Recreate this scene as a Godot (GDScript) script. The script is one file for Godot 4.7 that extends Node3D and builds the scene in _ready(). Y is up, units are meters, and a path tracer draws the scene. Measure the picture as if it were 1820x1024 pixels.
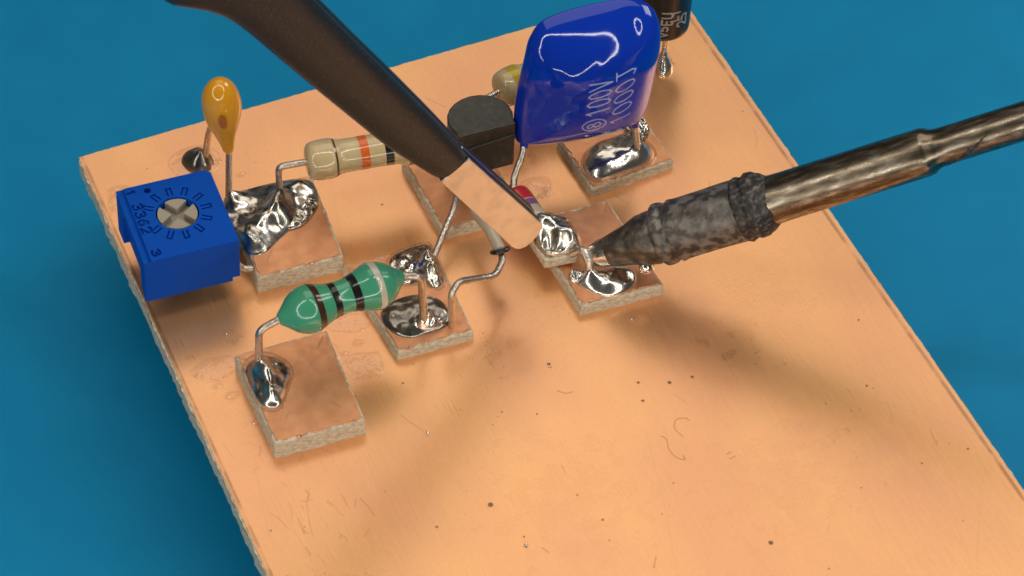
extends Node3D
# A close-up of a hand-built circuit on a copper-clad board. All shapes are written in millimetres and scaled to metres when a mesh is made.

const S := 0.001
var M := {}          # materials
var taken := {}      # names already used

# ---------------------------------------------------------------- mesh builder
class MB:
	var v := PackedVector3Array()
	var n := PackedVector3Array()
	var u := PackedVector2Array()
	var ix := PackedInt32Array()

	# rows of points; wrap: the last column repeats the first; up: the side that is outside (ZERO: the outside of a closed shape)
	func grid(rows: Array, wrap := false, up := Vector3.ZERO, uvs: Array = [], pole0 := false, pole1 := false) -> void:
		var r := rows.size()
		var m: int = rows[0].size()
		var at := v.size()
		var nn := PackedVector3Array()
		nn.resize(r * m)
		var mid := Vector3.ZERO
		for row in rows:
			for p in row:
				mid += p
		mid /= float(r * m)
		var tris := PackedInt32Array()
		var vol := 0.0
		for i in r - 1:
			for j in m - 1:
				var a: Vector3 = rows[i][j]
				var b: Vector3 = rows[i][j + 1]
				var c: Vector3 = rows[i + 1][j + 1]
				var d: Vector3 = rows[i + 1][j]
				var f := (c - a).cross(d - b)
				vol += f.dot(up) if up != Vector3.ZERO else f.dot((a + b + c + d) * 0.25 - mid)
				var k := i * m + j
				nn[k] += f
				nn[k + 1] += f
				nn[k + m] += f
				nn[k + m + 1] += f
				tris.append_array(PackedInt32Array([k, k + 1, k + m + 1, k, k + m + 1, k + m]))
		if wrap:
			for i in r:
				var s := nn[i * m] + nn[i * m + m - 1]
				nn[i * m] = s
				nn[i * m + m - 1] = s
		for q in [[pole0, 0], [pole1, r - 1]]:
			if q[0]:
				var s := Vector3.ZERO
				for j in m:
					s += nn[q[1] * m + j]
				for j in m:
					nn[q[1] * m + j] = s
		var sg := 1.0 if vol >= 0.0 else -1.0
		for i in r:
			for j in m:
				v.append(rows[i][j])
				n.append((nn[i * m + j] * sg).normalized() if nn[i * m + j].length() > 1e-12 else Vector3.UP)
				u.append(uvs[i][j] if uvs.size() else Vector2(float(j) / (m - 1), float(i) / (r - 1)))
		for t in range(0, tris.size(), 3):
			if sg > 0:
				ix.append_array(PackedInt32Array([at + tris[t], at + tris[t + 2], at + tris[t + 1]]))
			else:
				ix.append_array(PackedInt32Array([at + tris[t], at + tris[t + 1], at + tris[t + 2]]))

	func tri(a: Vector3, b: Vector3, c: Vector3, out: Vector3, ua := Vector2.ZERO, ub := Vector2.ZERO, uc := Vector2.ZERO) -> void:
		var f := (b - a).cross(c - a)
		if f.length() < 1e-14:
			return
		f = f.normalized()
		var k := v.size()
		var ok := f.dot(out) >= 0.0
		v.append_array(PackedVector3Array([a, b, c]))
		u.append_array(PackedVector2Array([ua, ub, uc]))
		for i in 3:
			n.append(f if ok else -f)
		ix.append_array(PackedInt32Array([k, k + 2, k + 1]) if ok else PackedInt32Array([k, k + 1, k + 2]))

	func quad(a: Vector3, b: Vector3, c: Vector3, d: Vector3, out: Vector3) -> void:
		tri(a, b, c, out)
		tri(a, c, d, out)

	# polygon in the frame's xy plane at height z, facing sign * frame z
	func cap(poly: PackedVector2Array, z: float, facing: float, fr := Transform3D.IDENTITY) -> void:
		var t := Geometry2D.triangulate_polygon(poly)
		for i in range(0, t.size(), 3):
			var p: Array = []
			for k in 3:
				p.append(fr * Vector3(poly[t[i + k]].x, poly[t[i + k]].y, z))
			tri(p[0], p[1], p[2], fr.basis.z * facing, poly[t[i]], poly[t[i + 1]], poly[t[i + 2]])

	# the same for an outline that its middle can see all of
	func fan(poly: PackedVector2Array, z: float, facing: float, fr := Transform3D.IDENTITY) -> void:
		var c := Vector2.ZERO
		for p in poly:
			c += p / poly.size()
		for i in poly.size():
			var p := poly[i]
			var q := poly[(i + 1) % poly.size()]
			tri(fr * Vector3(c.x, c.y, z), fr * Vector3(p.x, p.y, z), fr * Vector3(q.x, q.y, z), fr.basis.z * facing, c, p, q)

	# extrude a polygon from z0 to z1 in a frame, with rounded edges
	func extrude(poly: PackedVector2Array, z0: float, z1: float, b := 0.0, fr := Transform3D.IDENTITY, wide := 1.0, fanned := false) -> void:
		var prof: Array = [[0.0, z0], [0.0, z1]]
		if b > 0.0:
			prof = []
			for k in 4:
				var a := PI * 0.5 * k / 3.0
				prof.append([b * wide * (1.0 - sin(a)), z0 + b * (1.0 - cos(a))])
			for k in 4:
				var a := PI * 0.5 * k / 3.0
				prof.append([b * wide * (1.0 - cos(a)), z1 - b * (1.0 - sin(a))])
		var rows: Array = []
		for q in prof:
			var ring := inset(poly, q[0])
			var row := PackedVector3Array()
			for p in ring:
				row.append(fr * Vector3(p.x, p.y, q[1]))
			row.append(row[0])
			rows.append(row)
		grid(rows, true)
		var ins := inset(poly, b * wide)
		if fanned:
			fan(ins, z1, 1.0, fr)
			fan(ins, z0, -1.0, fr)
		else:
			cap(ins, z1, 1.0, fr)
			cap(ins, z0, -1.0, fr)

	static func inset(poly: PackedVector2Array, d: float) -> PackedVector2Array:
		if d == 0.0:
			return poly
		var k := poly.size()
		var area := 0.0
		for i in k:
			area += poly[i].cross(poly[(i + 1) % k])
		var sg := signf(area)
		var out := PackedVector2Array()
		for i in k:
			var e0 := (poly[i] - poly[(i + k - 1) % k]).normalized()
			var e1 := (poly[(i + 1) % k] - poly[i]).normalized()
			var n0 := Vector2(-e0.y, e0.x) * sg
			var n1 := Vector2(-e1.y, e1.x) * sg
			var w := (n0 + n1)
			w = w / maxf(0.35, w.length_squared() * 0.5) if w.length() > 1e-6 else n0
			out.append(poly[i] + w * d)
		return out

	# profile of (along, radius) turned about the frame's y axis; equal neighbours make a hard edge
	func lathe(prof: Array, fr: Transform3D, segs := 40, noise: FastNoiseLite = null, amp := 0.0, squash := 1.0) -> void:
		var runs: Array = [[prof[0]]]
		for i in range(1, prof.size()):
			if prof[i].is_equal_approx(prof[i - 1]):
				runs.append([prof[i]])
			else:
				runs[-1].append(prof[i])
		for run in runs:
			if run.size() < 2:
				continue
			var rows: Array = []
			var uvs: Array = []
			for q in run:
				var uv := PackedVector2Array()
				for j in segs + 1:
					uv.append(Vector2(float(j) / segs, q.x * 0.1))
				uvs.append(uv)
				var row := PackedVector3Array()
				for j in segs + 1:
					var a := TAU * (j % segs) / segs
					var r: float = maxf(q.y, 0.0005)
					var p := Vector3(cos(a) * r, q.x, sin(a) * r * squash)
					if noise:
						r += amp * noise.get_noise_3d(p.x * 10, p.y * 10, p.z * 10)
						p = Vector3(cos(a) * r, q.x, sin(a) * r * squash)
					row.append(fr * p)
				rows.append(row)
			# which way is out: away from the axis, or along it for a flat end
			var before := v.size()
			var ib := ix.size()
			grid(rows, true, Vector3.ZERO, uvs, run[0].y < 0.001, run[-1].y < 0.001)
			var s := 0.0
			for k in range(before, v.size()):
				var loc := fr.affine_inverse() * v[k]
				var ln := fr.basis.inverse() * n[k]
				s += ln.dot(Vector3(loc.x, 0, loc.z).normalized()) if absf(run[0].x - run[-1].x) > 1e-5 else ln.y * (1.0 if run[0].x > prof[prof.size() / 2].x else -1.0)
			if s < 0.0:
				for k in range(before, v.size()):
					n[k] = -n[k]
				for k in range(ib, ix.size(), 3):
					var t := ix[k + 1]
					ix[k + 1] = ix[k + 2]
					ix[k + 2] = t

	# a round bar along a path, its ends rounded off
	func tube(path: PackedVector3Array, r: float, segs := 14, radii := PackedFloat32Array()) -> void:
		var rows: Array = []
		var k := path.size()
		var t0 := (path[1] - path[0]).normalized()
		var side := t0.cross(Vector3.UP if absf(t0.y) < 0.9 else Vector3.RIGHT).normalized()
		for i in k:
			var t := (path[mini(i + 1, k - 1)] - path[maxi(i - 1, 0)]).normalized()
			side = (side - t * side.dot(t)).normalized()
			var up := t.cross(side)
			var rr := r if radii.is_empty() else radii[i]
			var steps: Array = [[0.0, 1.0]]
			if i == 0:
				steps = [[-0.5, 0.01], [-0.45, 0.45], [-0.26, 0.82], [0.0, 1.0]]
			elif i == k - 1:
				steps = [[0.0, 1.0], [0.26, 0.82], [0.45, 0.45], [0.5, 0.01]]
			for st in steps:
				var row := PackedVector3Array()
				for j in segs + 1:
					var a := TAU * (j % segs) / segs
					row.append(path[i] + t * rr * st[0] + (side * cos(a) + up * sin(a)) * rr * st[1])
				rows.append(row)
		grid(rows, true, Vector3.ZERO, [], true, true)

	func mesh(origin: Vector3) -> ArrayMesh:
		var w := PackedVector3Array()
		w.resize(v.size())
		for i in v.size():
			w[i] = (v[i] - origin) * 0.001
		var a: Array = []
		a.resize(Mesh.ARRAY_MAX)
		a[Mesh.ARRAY_VERTEX] = w
		a[Mesh.ARRAY_NORMAL] = n
		a[Mesh.ARRAY_TEX_UV] = u
		a[Mesh.ARRAY_INDEX] = ix
		var m := ArrayMesh.new()
		m.add_surface_from_arrays(Mesh.PRIMITIVE_TRIANGLES, a)
		return m

# ---------------------------------------------------------------- naming
func numbered(called: String) -> String:
	var k: int = taken.get(called, -1) + 1
	taken[called] = k
	return called if k == 0 else "%s_%03d" % [called, k]

func thing(called: String, label: String, category: String, at: Vector3, group := "") -> Node3D:
	var o := Node3D.new()
	o.name = numbered(called)
	add_child(o)
	o.position = at * S
	o.set_meta("label", label)
	o.set_meta("category", category)
	o.set_meta("origin", at)
	if group:
		o.set_meta("group", group)
	return o

func origin_of(o: Node) -> Vector3:
	return o.get_meta("origin") if o.has_meta("origin") else Vector3.ZERO

# a part of a thing, its points given in the scene's millimetres
func part(called: String, mb: MB, mat: Material, parent: Node3D, label := "") -> MeshInstance3D:
	var o := MeshInstance3D.new()
	o.name = called
	var org: Vector3 = origin_of(parent)
	o.mesh = mb.mesh(org)
	o.material_override = mat
	o.set_meta("origin", org)
	if label:
		o.set_meta("label", label)
	parent.add_child(o, true)
	return o

# a thing that is one mesh
func single(called: String, label: String, category: String, mb: MB, mat: Material, at: Vector3, group := "") -> MeshInstance3D:
	var o := MeshInstance3D.new()
	o.name = numbered(called)
	o.mesh = mb.mesh(at)
	o.material_override = mat
	o.position = at * S
	o.set_meta("label", label)
	o.set_meta("category", category)
	if group:
		o.set_meta("group", group)
	add_child(o)
	return o

# ---------------------------------------------------------------- small helpers
func lin(r: float, g: float, b: float, a := 1.0) -> Color:
	return Color(r, g, b, a).linear_to_srgb()

func noise(sd: int, freq: float, octaves := 3, type := FastNoiseLite.TYPE_SIMPLEX_SMOOTH) -> FastNoiseLite:
	var f := FastNoiseLite.new()
	f.seed = sd
	f.frequency = freq
	f.noise_type = type
	f.fractal_octaves = octaves
	return f

# a seamless noise picture mapped through colours: stops of [place, colour]
func ramp_tex(f: FastNoiseLite, stops: Array, size := 256, stretch := 1) -> ImageTexture:
	var im := f.get_seamless_image(size, size)
	im.convert(Image.FORMAT_L8)
	var src := im.get_data()
	var lut := PackedByteArray()
	for i in 256:
		var t := i / 255.0
		var c: Color = stops[-1][1]
		for k in stops.size() - 1:
			if t <= stops[k + 1][0]:
				c = (stops[k][1] as Color).lerp(stops[k + 1][1], clampf((t - stops[k][0]) / (stops[k + 1][0] - stops[k][0]), 0, 1))
				break
		lut.append_array(PackedByteArray([int(c.r * 255), int(c.g * 255), int(c.b * 255)]))
	var out := PackedByteArray()
	out.resize(size * size * 3)
	for i in size * size:
		var q := src[i] * 3
		out[i * 3] = lut[q]
		out[i * 3 + 1] = lut[q + 1]
		out[i * 3 + 2] = lut[q + 2]
	return ImageTexture.create_from_image(Image.create_from_data(size, size, false, Image.FORMAT_RGB8, out))

func grey(x: float) -> Color:
	return Color(x, x, x)

func mat(called: String, c: Color, rough: float, metal := 0.0) -> StandardMaterial3D:
	var m := StandardMaterial3D.new()
	m.resource_name = called
	m.albedo_color = c
	m.roughness = rough
	m.metallic = metal
	M[called] = m
	return m

# lay textures on all sides of a thing; tile in millimetres
func tri_map(m: StandardMaterial3D, tile: float) -> void:
	m.uv1_triplanar = true
	m.uv1_scale = Vector3.ONE * (1000.0 / tile)
	m.uv1_triplanar_sharpness = 4.0

func relief(m: StandardMaterial3D, t: Texture2D, mm: float) -> void:
	m.heightmap_enabled = true
	m.heightmap_texture = t
	m.heightmap_scale = mm * 0.1

func curve(pts: Array, steps := 8) -> PackedVector3Array:
	var out := PackedVector3Array()
	for i in pts.size() - 1:
		var a: Vector3 = pts[maxi(i - 1, 0)]
		var b: Vector3 = pts[i]
		var c: Vector3 = pts[i + 1]
		var d: Vector3 = pts[mini(i + 2, pts.size() - 1)]
		for k in steps:
			out.append(b.cubic_interpolate(c, a, d, float(k) / steps))
	out.append(pts[-1])
	return out

# straight runs with rounded bends of radius r
func bent(pts: Array, r := 0.5, steps := 6) -> PackedVector3Array:
	var out := PackedVector3Array([pts[0]])
	for i in range(1, pts.size() - 1):
		var p: Vector3 = pts[i]
		var d0: Vector3 = (pts[i - 1] - p)
		var d1: Vector3 = (pts[i + 1] - p)
		var q := minf(r, minf(d0.length(), d1.length()) * 0.45)
		var a := p + d0.normalized() * q
		var b := p + d1.normalized() * q
		for k in steps + 1:
			var t := float(k) / steps
			out.append(a.lerp(p, t).lerp(p.lerp(b, t), t))
	out.append(pts[-1])
	return out

func loop2(pts: Array, steps := 8) -> PackedVector2Array:
	var out := PackedVector2Array()
	var k := pts.size()
	for i in k:
		for s in steps:
			out.append((pts[i] as Vector2).cubic_interpolate(pts[(i + 1) % k], pts[(i + k - 1) % k], pts[(i + 2) % k], float(s) / steps))
	return out

func round_poly(pts: Array, r: float, steps := 3, per_edge := 1) -> PackedVector2Array:
	var out := PackedVector2Array()
	var k := pts.size()
	for i in k:
		var p: Vector2 = pts[i]
		var d0: Vector2 = pts[(i + k - 1) % k] - p
		var d1: Vector2 = pts[(i + 1) % k] - p
		var a := p + d0.normalized() * r
		var b := p + d1.normalized() * r
		for s in steps + 1:
			var t := float(s) / steps
			out.append(a.lerp(p, t).lerp(p.lerp(b, t), t))
		var nxt: Vector2 = pts[(i + 1) % k] - d1.normalized() * r
		for s in range(1, per_edge):
			out.append(b.lerp(nxt, float(s) / per_edge))
	return out

# a frame whose y axis runs along dir
func along(at: Vector3, dir: Vector3, hint := Vector3.UP) -> Transform3D:
	var y := dir.normalized()
	var h := hint if absf(y.dot(hint)) < 0.95 else Vector3.RIGHT
	var x := h.cross(y).normalized()
	return Transform3D(Basis(x, y, x.cross(y)), at)

func _ready() -> void:
	# ------------------------------------------------------------ camera
	var cam := Camera3D.new()
	cam.name = "camera"
	cam.fov = 12.98
	cam.near = 0.01
	cam.far = 3.0
	var ax_r := Vector3(0.91352465, 0.03131826, 0.40557599)
	var ax_u := Vector3(0.29154691, 0.64489037, -0.706482)
	var ax_b := Vector3(-0.28367784, 0.76363314, 0.57999251)
	cam.transform = Transform3D(Basis(ax_r, ax_u, ax_b).orthonormalized(), Vector3(-25.589, 132.026, 123.051) * S)
	var ca := CameraAttributesPhysical.new()
	ca.frustum_focus_distance = 0.18
	ca.frustum_focal_length = 105.5
	ca.frustum_near = 0.01
	ca.frustum_far = 3.0
	ca.exposure_aperture = 200.0
	cam.attributes = ca
	add_child(cam)
	cam.current = true

	# ------------------------------------------------------------ air and exposure
	var we := WorldEnvironment.new()
	we.name = "air"
	var env := Environment.new()
	env.background_mode = Environment.BG_COLOR
	env.background_color = lin(0.055, 0.053, 0.05)
	env.tonemap_mode = Environment.TONE_MAPPER_LINEAR
	env.tonemap_exposure = 1.0
	env.sdfgi_enabled = true
	env.ssao_enabled = true
	env.ssil_enabled = true
	we.environment = env
	add_child(we)

	# ------------------------------------------------------------ lamps
	make_materials()
	ring_lamp(Vector3(23, 1, 22) + ax_b * 108.0, Basis(ax_r, ax_u, ax_b).orthonormalized(), 88.0, 17.0)
	bench_lamp()
	side_lamp()

	# ------------------------------------------------------------ setting, board, pads
	work_mat()
	board()
	pads()
	# ------------------------------------------------------------ components
	trimmer()
	yellow_capacitor()
	front_resistor()
	rear_resistor()
	inductor()
	transistor()
	blue_capacitor()
	electrolytic()
	banded_part()
	ringed_lead()
	joints()
	tweezers()
	iron()
	debris()

func make_materials() -> void:
	var m: StandardMaterial3D
	# plain noises shared between materials
	var fine := noise(11, 0.05, 4)
	var bump_fine := ramp_tex(fine, [[0, grey(0)], [1, grey(1)]])
	var lumps := ramp_tex(noise(12, 0.018, 4), [[0, grey(0)], [1, grey(1)]])
	var cells := ramp_tex(noise(13, 0.03, 2, FastNoiseLite.TYPE_CELLULAR), [[0, grey(0)], [1, grey(1)]])
	M["bump_fine"] = bump_fine

	m = mat("mat_rubber", lin(0.004, 0.25, 0.50), 0.55)
	m.albedo_texture = ramp_tex(noise(21, 0.012, 4), [[0, grey(0.97)], [1, grey(1.0)]])
	m.metallic_specular = 0.25
	tri_map(m, 22.0)
	relief(m, bump_fine, 0.004)

	m = mat("fibreglass", Color(1, 1, 1), 0.75)
	m.albedo_texture = ramp_tex(noise(22, 0.035, 4), [[0, lin(0.46, 0.36, 0.23)], [0.4, lin(0.64, 0.54, 0.385)], [0.65, lin(0.74, 0.65, 0.49)], [1, lin(0.82, 0.75, 0.6)]])
	tri_map(m, 5.0)
	m.uv1_scale = Vector3(200, 400, 200)
	relief(m, lumps, 0.02)

	m = mat("pad_copper", Color(1, 1, 1), 0.62, 0.8)
	m.albedo_texture = ramp_tex(noise(23, 0.014, 4), [[0, lin(0.76, 0.35, 0.17)], [0.5, lin(0.85, 0.41, 0.205)], [1, lin(0.92, 0.47, 0.25)]])
	m.roughness_texture = ramp_tex(noise(24, 0.03, 3), [[0, grey(0.75)], [1, grey(1.0)]])
	tri_map(m, 7.0)
	relief(m, lumps, 0.006)

	m = mat("burr_copper", lin(0.86, 0.52, 0.33), 0.3, 1.0)
	tri_map(m, 2.0)
	relief(m, bump_fine, 0.05)

	m = mat("solder_bright", Color(1, 1, 1), 0.2, 1.0)
	m.albedo_texture = ramp_tex(noise(25, 0.02, 3), [[0, lin(0.62, 0.58, 0.50)], [0.4, lin(0.82, 0.79, 0.73)], [1, lin(0.88, 0.86, 0.82)]])
	tri_map(m, 3.0)
	relief(m, lumps, 0.012)

	m = mat("solder_dirty", Color(1, 1, 1), 0.3, 1.0)
	m.albedo_texture = ramp_tex(noise(26, 0.022, 4), [[0, lin(0.10, 0.07, 0.045)], [0.27, lin(0.36, 0.30, 0.22)], [0.45, lin(0.70, 0.67, 0.60)], [1, lin(0.84, 0.82, 0.77)]])
	m.roughness_texture = ramp_tex(noise(27, 0.03, 3), [[0, grey(0.5)], [1, grey(1.0)]])
	tri_map(m, 5.0)
	relief(m, lumps, 0.012)

	m = mat("solder_dull", Color(1, 1, 1), 0.3, 0.95)
	m.albedo_texture = ramp_tex(noise(28, 0.02, 4), [[0, lin(0.20, 0.175, 0.14)], [0.5, lin(0.32, 0.29, 0.245)], [1, lin(0.46, 0.43, 0.38)]])
	m.roughness_texture = ramp_tex(noise(29, 0.02, 3), [[0, grey(0.65)], [1, grey(1.0)]])
	tri_map(m, 6.0)
	relief(m, lumps, 0.012)

	m = mat("flux", lin(0.45, 0.2, 0.05, 0.05), 0.04)
	m.transparency = BaseMaterial3D.TRANSPARENCY_ALPHA
	m = mat("flux_amber", lin(0.30, 0.12, 0.02, 0.22), 0.05)
	m.transparency = BaseMaterial3D.TRANSPARENCY_ALPHA

	m = mat("tinned_wire", Color(1, 1, 1), 0.3, 1.0)
	m.albedo_texture = ramp_tex(noise(30, 0.03, 4), [[0, lin(0.40, 0.29, 0.21)], [0.35, lin(0.70, 0.60, 0.50)], [1, lin(0.86, 0.81, 0.73)]])
	tri_map(m, 2.2)
	relief(m, bump_fine, 0.03)

	m = mat("trimmer_blue", lin(0.004, 0.09, 0.54), 0.45)
	m.metallic_specular = 0.2
	tri_map(m, 5.0)
	relief(m, bump_fine, 0.012)
	m = mat("trimmer_rotor", Color(1, 1, 1), 0.5)
	m.albedo_texture = ramp_tex(noise(31, 0.02, 3), [[0, lin(0.24, 0.20, 0.15)], [0.5, lin(0.38, 0.335, 0.26)], [1, lin(0.46, 0.41, 0.33)]])
	tri_map(m, 4.0)

	m = mat("yellow_dip", lin(0.76, 0.33, 0.012), 0.16)
	m.clearcoat_enabled = true
	m.clearcoat = 0.6
	m.clearcoat_roughness = 0.03
	m.subsurf_scatter_enabled = false
	mat("brown_print", lin(0.42, 0.13, 0.025), 0.3)

	m = mat("resistor_beige", Color(1, 1, 1), 0.22)
	m.albedo_texture = ramp_tex(noise(32, 0.02, 3), [[0, lin(0.54, 0.40, 0.20)], [1, lin(0.66, 0.51, 0.27)]])
	tri_map(m, 6.0)
	m.clearcoat_enabled = true
	m.clearcoat = 0.7
	m.clearcoat_roughness = 0.04
	for q in [["band_orange", lin(0.72, 0.13, 0.015)], ["band_black", lin(0.012, 0.009, 0.009)], ["band_brown", lin(0.055, 0.02, 0.01)], ["band_yellow", lin(0.52, 0.36, 0.01)], ["band_white", lin(0.62, 0.56, 0.46)],
			["band_red", lin(0.56, 0.03, 0.03)], ["band_violet", lin(0.22, 0.09, 0.22)], ["band_dark", lin(0.10, 0.05, 0.02)], ["inductor_green", lin(0.065, 0.37, 0.21)], ["tube_grey", lin(0.50, 0.42, 0.31)]]:
		m = mat(q[0], q[1], 0.2)
		m.clearcoat_enabled = true
		m.clearcoat = 0.6
		m.clearcoat_roughness = 0.05

	m = mat("transistor_black", Color(1, 1, 1), 0.34)
	m.albedo_texture = ramp_tex(noise(40, 0.02, 4), [[0, lin(0.018, 0.017, 0.012)], [0.62, lin(0.032, 0.03, 0.023)], [0.8, lin(0.042, 0.04, 0.032)], [1, lin(0.06, 0.058, 0.046)]])
	tri_map(m, 4.0)
	relief(m, bump_fine, 0.006)

	m = mat("blue_dip", Color(1, 1, 1), 0.07)

	m = mat("blue_dip_plain", lin(0.003, 0.036, 0.44), 0.1)
	m = mat("coating_black", Color(1, 1, 1), 0.36)
	m.albedo_texture = ramp_tex(noise(41, 0.03, 4), [[0, lin(0.015, 0.0142, 0.014)], [0.78, lin(0.018, 0.0172, 0.017)], [0.86, lin(0.06, 0.055, 0.05)], [1, lin(0.12, 0.11, 0.1)]])
	tri_map(m, 3.0)
	relief(m, bump_fine, 0.01)
	m = mat("bare_steel", lin(0.74, 0.72, 0.72), 0.3, 1.0)
	m.albedo_texture = ramp_tex(noise(33, 0.02, 4), [[0, grey(0.9)], [0.5, grey(0.98)], [1, grey(1.0)]])
	tri_map(m, 9.0)

	m = mat("iron_crust", Color(1, 1, 1), 0.55, 0.3)
	m.albedo_texture = ramp_tex(noise(34, 0.03, 4), [[0, lin(0.014, 0.013, 0.013)], [0.5, lin(0.045, 0.04, 0.037)], [0.7, lin(0.12, 0.105, 0.095)], [1, lin(0.26, 0.23, 0.21)]])
	tri_map(m, 4.0)
	relief(m, lumps, 0.08)

	var flakes := noise(35, 0.02, 3)
	flakes.domain_warp_enabled = true
	flakes.domain_warp_amplitude = 26.0
	flakes.domain_warp_frequency = 0.03
	m = mat("iron_barrel", Color(1, 1, 1), 0.5, 0.55)
	m.albedo_texture = ramp_tex(flakes, [[0, lin(0.04, 0.035, 0.031)], [0.36, lin(0.085, 0.075, 0.066)], [0.47, lin(0.13, 0.115, 0.10)], [0.56, lin(0.23, 0.205, 0.182)], [1, lin(0.32, 0.285, 0.25)]])
	tri_map(m, 5.0)
	relief(m, lumps, 0.02)

	m = mat("iron_cone", Color(1, 1, 1), 0.45, 0.7)
	m.albedo_texture = ramp_tex(noise(36, 0.02, 4), [[0, lin(0.03, 0.027, 0.022)], [0.5, lin(0.12, 0.105, 0.085)], [0.8, lin(0.24, 0.21, 0.17)], [1, lin(0.42, 0.38, 0.32)]])
	tri_map(m, 5.0)
	relief(m, lumps, 0.08)

	m = mat("iron_shaft", Color(1, 1, 1), 0.32, 1.0)
	m.albedo_texture = ramp_tex(noise(37, 0.022, 5), [[0, lin(0.10, 0.077, 0.055)], [0.35, lin(0.20, 0.155, 0.108)], [0.62, lin(0.26, 0.21, 0.15)], [0.74, lin(0.36, 0.305, 0.235)], [1, lin(0.44, 0.38, 0.3)]])
	m.roughness_texture = ramp_tex(noise(38, 0.03, 3), [[0, grey(0.8)], [1, grey(1.0)]])
	m.uv1_scale = Vector3(3, 0.8, 1)
	relief(m, lumps, 0.004)

	mat("plug_rubber", lin(0.04, 0.04, 0.045), 0.7)
	mat("lamp_housing", lin(0.5, 0.5, 0.5), 0.5)

# ---------------------------------------------------------------- lamps
func ring_lamp(at: Vector3, basis: Basis, radius: float, strength: float) -> void:
	var t := thing("ring_lamp", "white ring lamp that the picture is taken through, out of the picture", "lamp", at)
	var mb := MB.new()
	var rows: Array = []
	for i in 65:
		var a := TAU * (i % 64) / 64
		var d := basis.x * cos(a) + basis.y * sin(a)
		var row := PackedVector3Array()
		for j in 13:
			var b := TAU * (j % 12) / 12
			row.append(at + d * (radius + 3.0 * cos(b)) + basis.z * (3.0 + 2.2 * sin(b)))
		rows.append(row)
	mb.grid(rows, true)
	var glow := mat("ring_tube", Color(1, 1, 1), 0.4)
	glow.emission_enabled = true
	glow.emission = Color(1.0, 0.98, 0.94)
	glow.emission_energy_multiplier = 1.0
	part("tube", mb, glow, t)
	for i in 24:
		var a := TAU * i / 24.0
		var d := basis.x * cos(a) + basis.y * sin(a)
		var l := AreaLight3D.new()
		l.name = "tube_light"
		l.area_normalize_energy = false
		l.area_size = Vector2(TAU * radius / 24.0 * 0.97, 5.0) * S
		l.light_energy = strength / PI
		l.light_color = Color(1.0, 0.98, 0.94)
		l.shadow_enabled = true
		t.add_child(l, true)
		# faces the work: -z forward
		var x := -basis.x * sin(a) + basis.y * cos(a)
		var z := (basis.z + d * 0.55).normalized()
		l.transform = Transform3D(Basis(x, z.cross(x), z), d * radius * S)

func bench_lamp() -> void:
	var at := Vector3(100, 300, -190)
	var size := Vector2(270, 300)
	var t := thing("bench_lamp", "wide flat lamp hanging over the back of the bench, out of the picture", "lamp", at)
	var mb := MB.new()
	mb.extrude(round_poly([Vector2(-size.x, -size.y) / 2, Vector2(size.x, -size.y) / 2, size / 2, Vector2(-size.x, size.y) / 2], 12.0), 8.0, 26.0, 4.0, Transform3D(Basis(Vector3.RIGHT, Vector3.BACK, Vector3.UP), at))
	part("housing", mb, M.lamp_housing, t)
	mb = MB.new()
	mb.extrude(round_poly([Vector2(-size.x, -size.y) * 0.48, Vector2(size.x, -size.y) * 0.48, size * 0.48, Vector2(-size.x, size.y) * 0.48], 8.0), 3.0, 7.5, 1.0, Transform3D(Basis(Vector3.RIGHT, Vector3.BACK, Vector3.UP), at))
	var glow := mat("lamp_diffuser", Color(1, 1, 1), 0.5)
	glow.emission_enabled = true
	glow.emission = Color(1.0, 0.9, 0.76)
	glow.emission_energy_multiplier = 0.1
	part("diffuser", mb, glow, t)
	var l := AreaLight3D.new()
	l.name = "diffuser_light"
	l.area_normalize_energy = false
	l.area_size = size * 0.96 * S
	l.light_energy = 1.12 / PI
	l.light_color = Color(1.0, 0.95, 0.89)
	l.shadow_enabled = true
	t.add_child(l)
	l.rotation = Vector3(-PI / 2, 0, 0)

func side_lamp() -> void:
	var at := Vector3(185, 125, 0)
	var t := thing("desk_lamp", "round desk lamp standing off to the right of the board, out of the picture", "lamp", at)
	var fr := along(at, at - Vector3(35, 0, 10))
	var mb := MB.new()
	mb.lathe([Vector2(2, 0), Vector2(2, 50), Vector2(3, 52), Vector2(10, 52), Vector2(30, 24), Vector2(36, 20), Vector2(36, 20), Vector2(36, 0)], fr, 48)
	part("housing", mb, M.lamp_housing, t)
	mb = MB.new()
	mb.lathe([Vector2(1.0, 0), Vector2(1.0, 46), Vector2(1.0, 46), Vector2(1.9, 46), Vector2(1.9, 46), Vector2(1.9, 0)], fr, 48)
	part("lamp_diffuser", mb, M.lamp_diffuser, t)
	var l := AreaLight3D.new()
	l.name = "lamp_light"
	l.area_normalize_energy = false
	l.area_size = Vector2(80, 80) * S
	l.light_energy = 6.0 / PI
	l.light_color = Color(1.0, 0.97, 0.93)
	l.shadow_enabled = true
	t.add_child(l)
	l.transform = Transform3D(Basis(fr.basis.x, -fr.basis.z, fr.basis.y).orthonormalized(), Vector3.ZERO)

# ---------------------------------------------------------------- setting and board
func work_mat() -> void:
	var mb := MB.new()
	mb.extrude(round_poly([Vector2(-300, -260), Vector2(350, -260), Vector2(350, 200), Vector2(-300, 200)], 10.0), -12.0, -9.0, 0.8, Transform3D(Basis(Vector3.RIGHT, Vector3.BACK, Vector3.UP), Vector3.ZERO))
	var o := single("ground", "blue silicone work mat under the copper board", "mat", mb, M.mat_rubber, Vector3(0, -12.0, 0))
	o.set_meta("kind", "structure")

const BW := 47.0
const BL := 76.0

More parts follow.
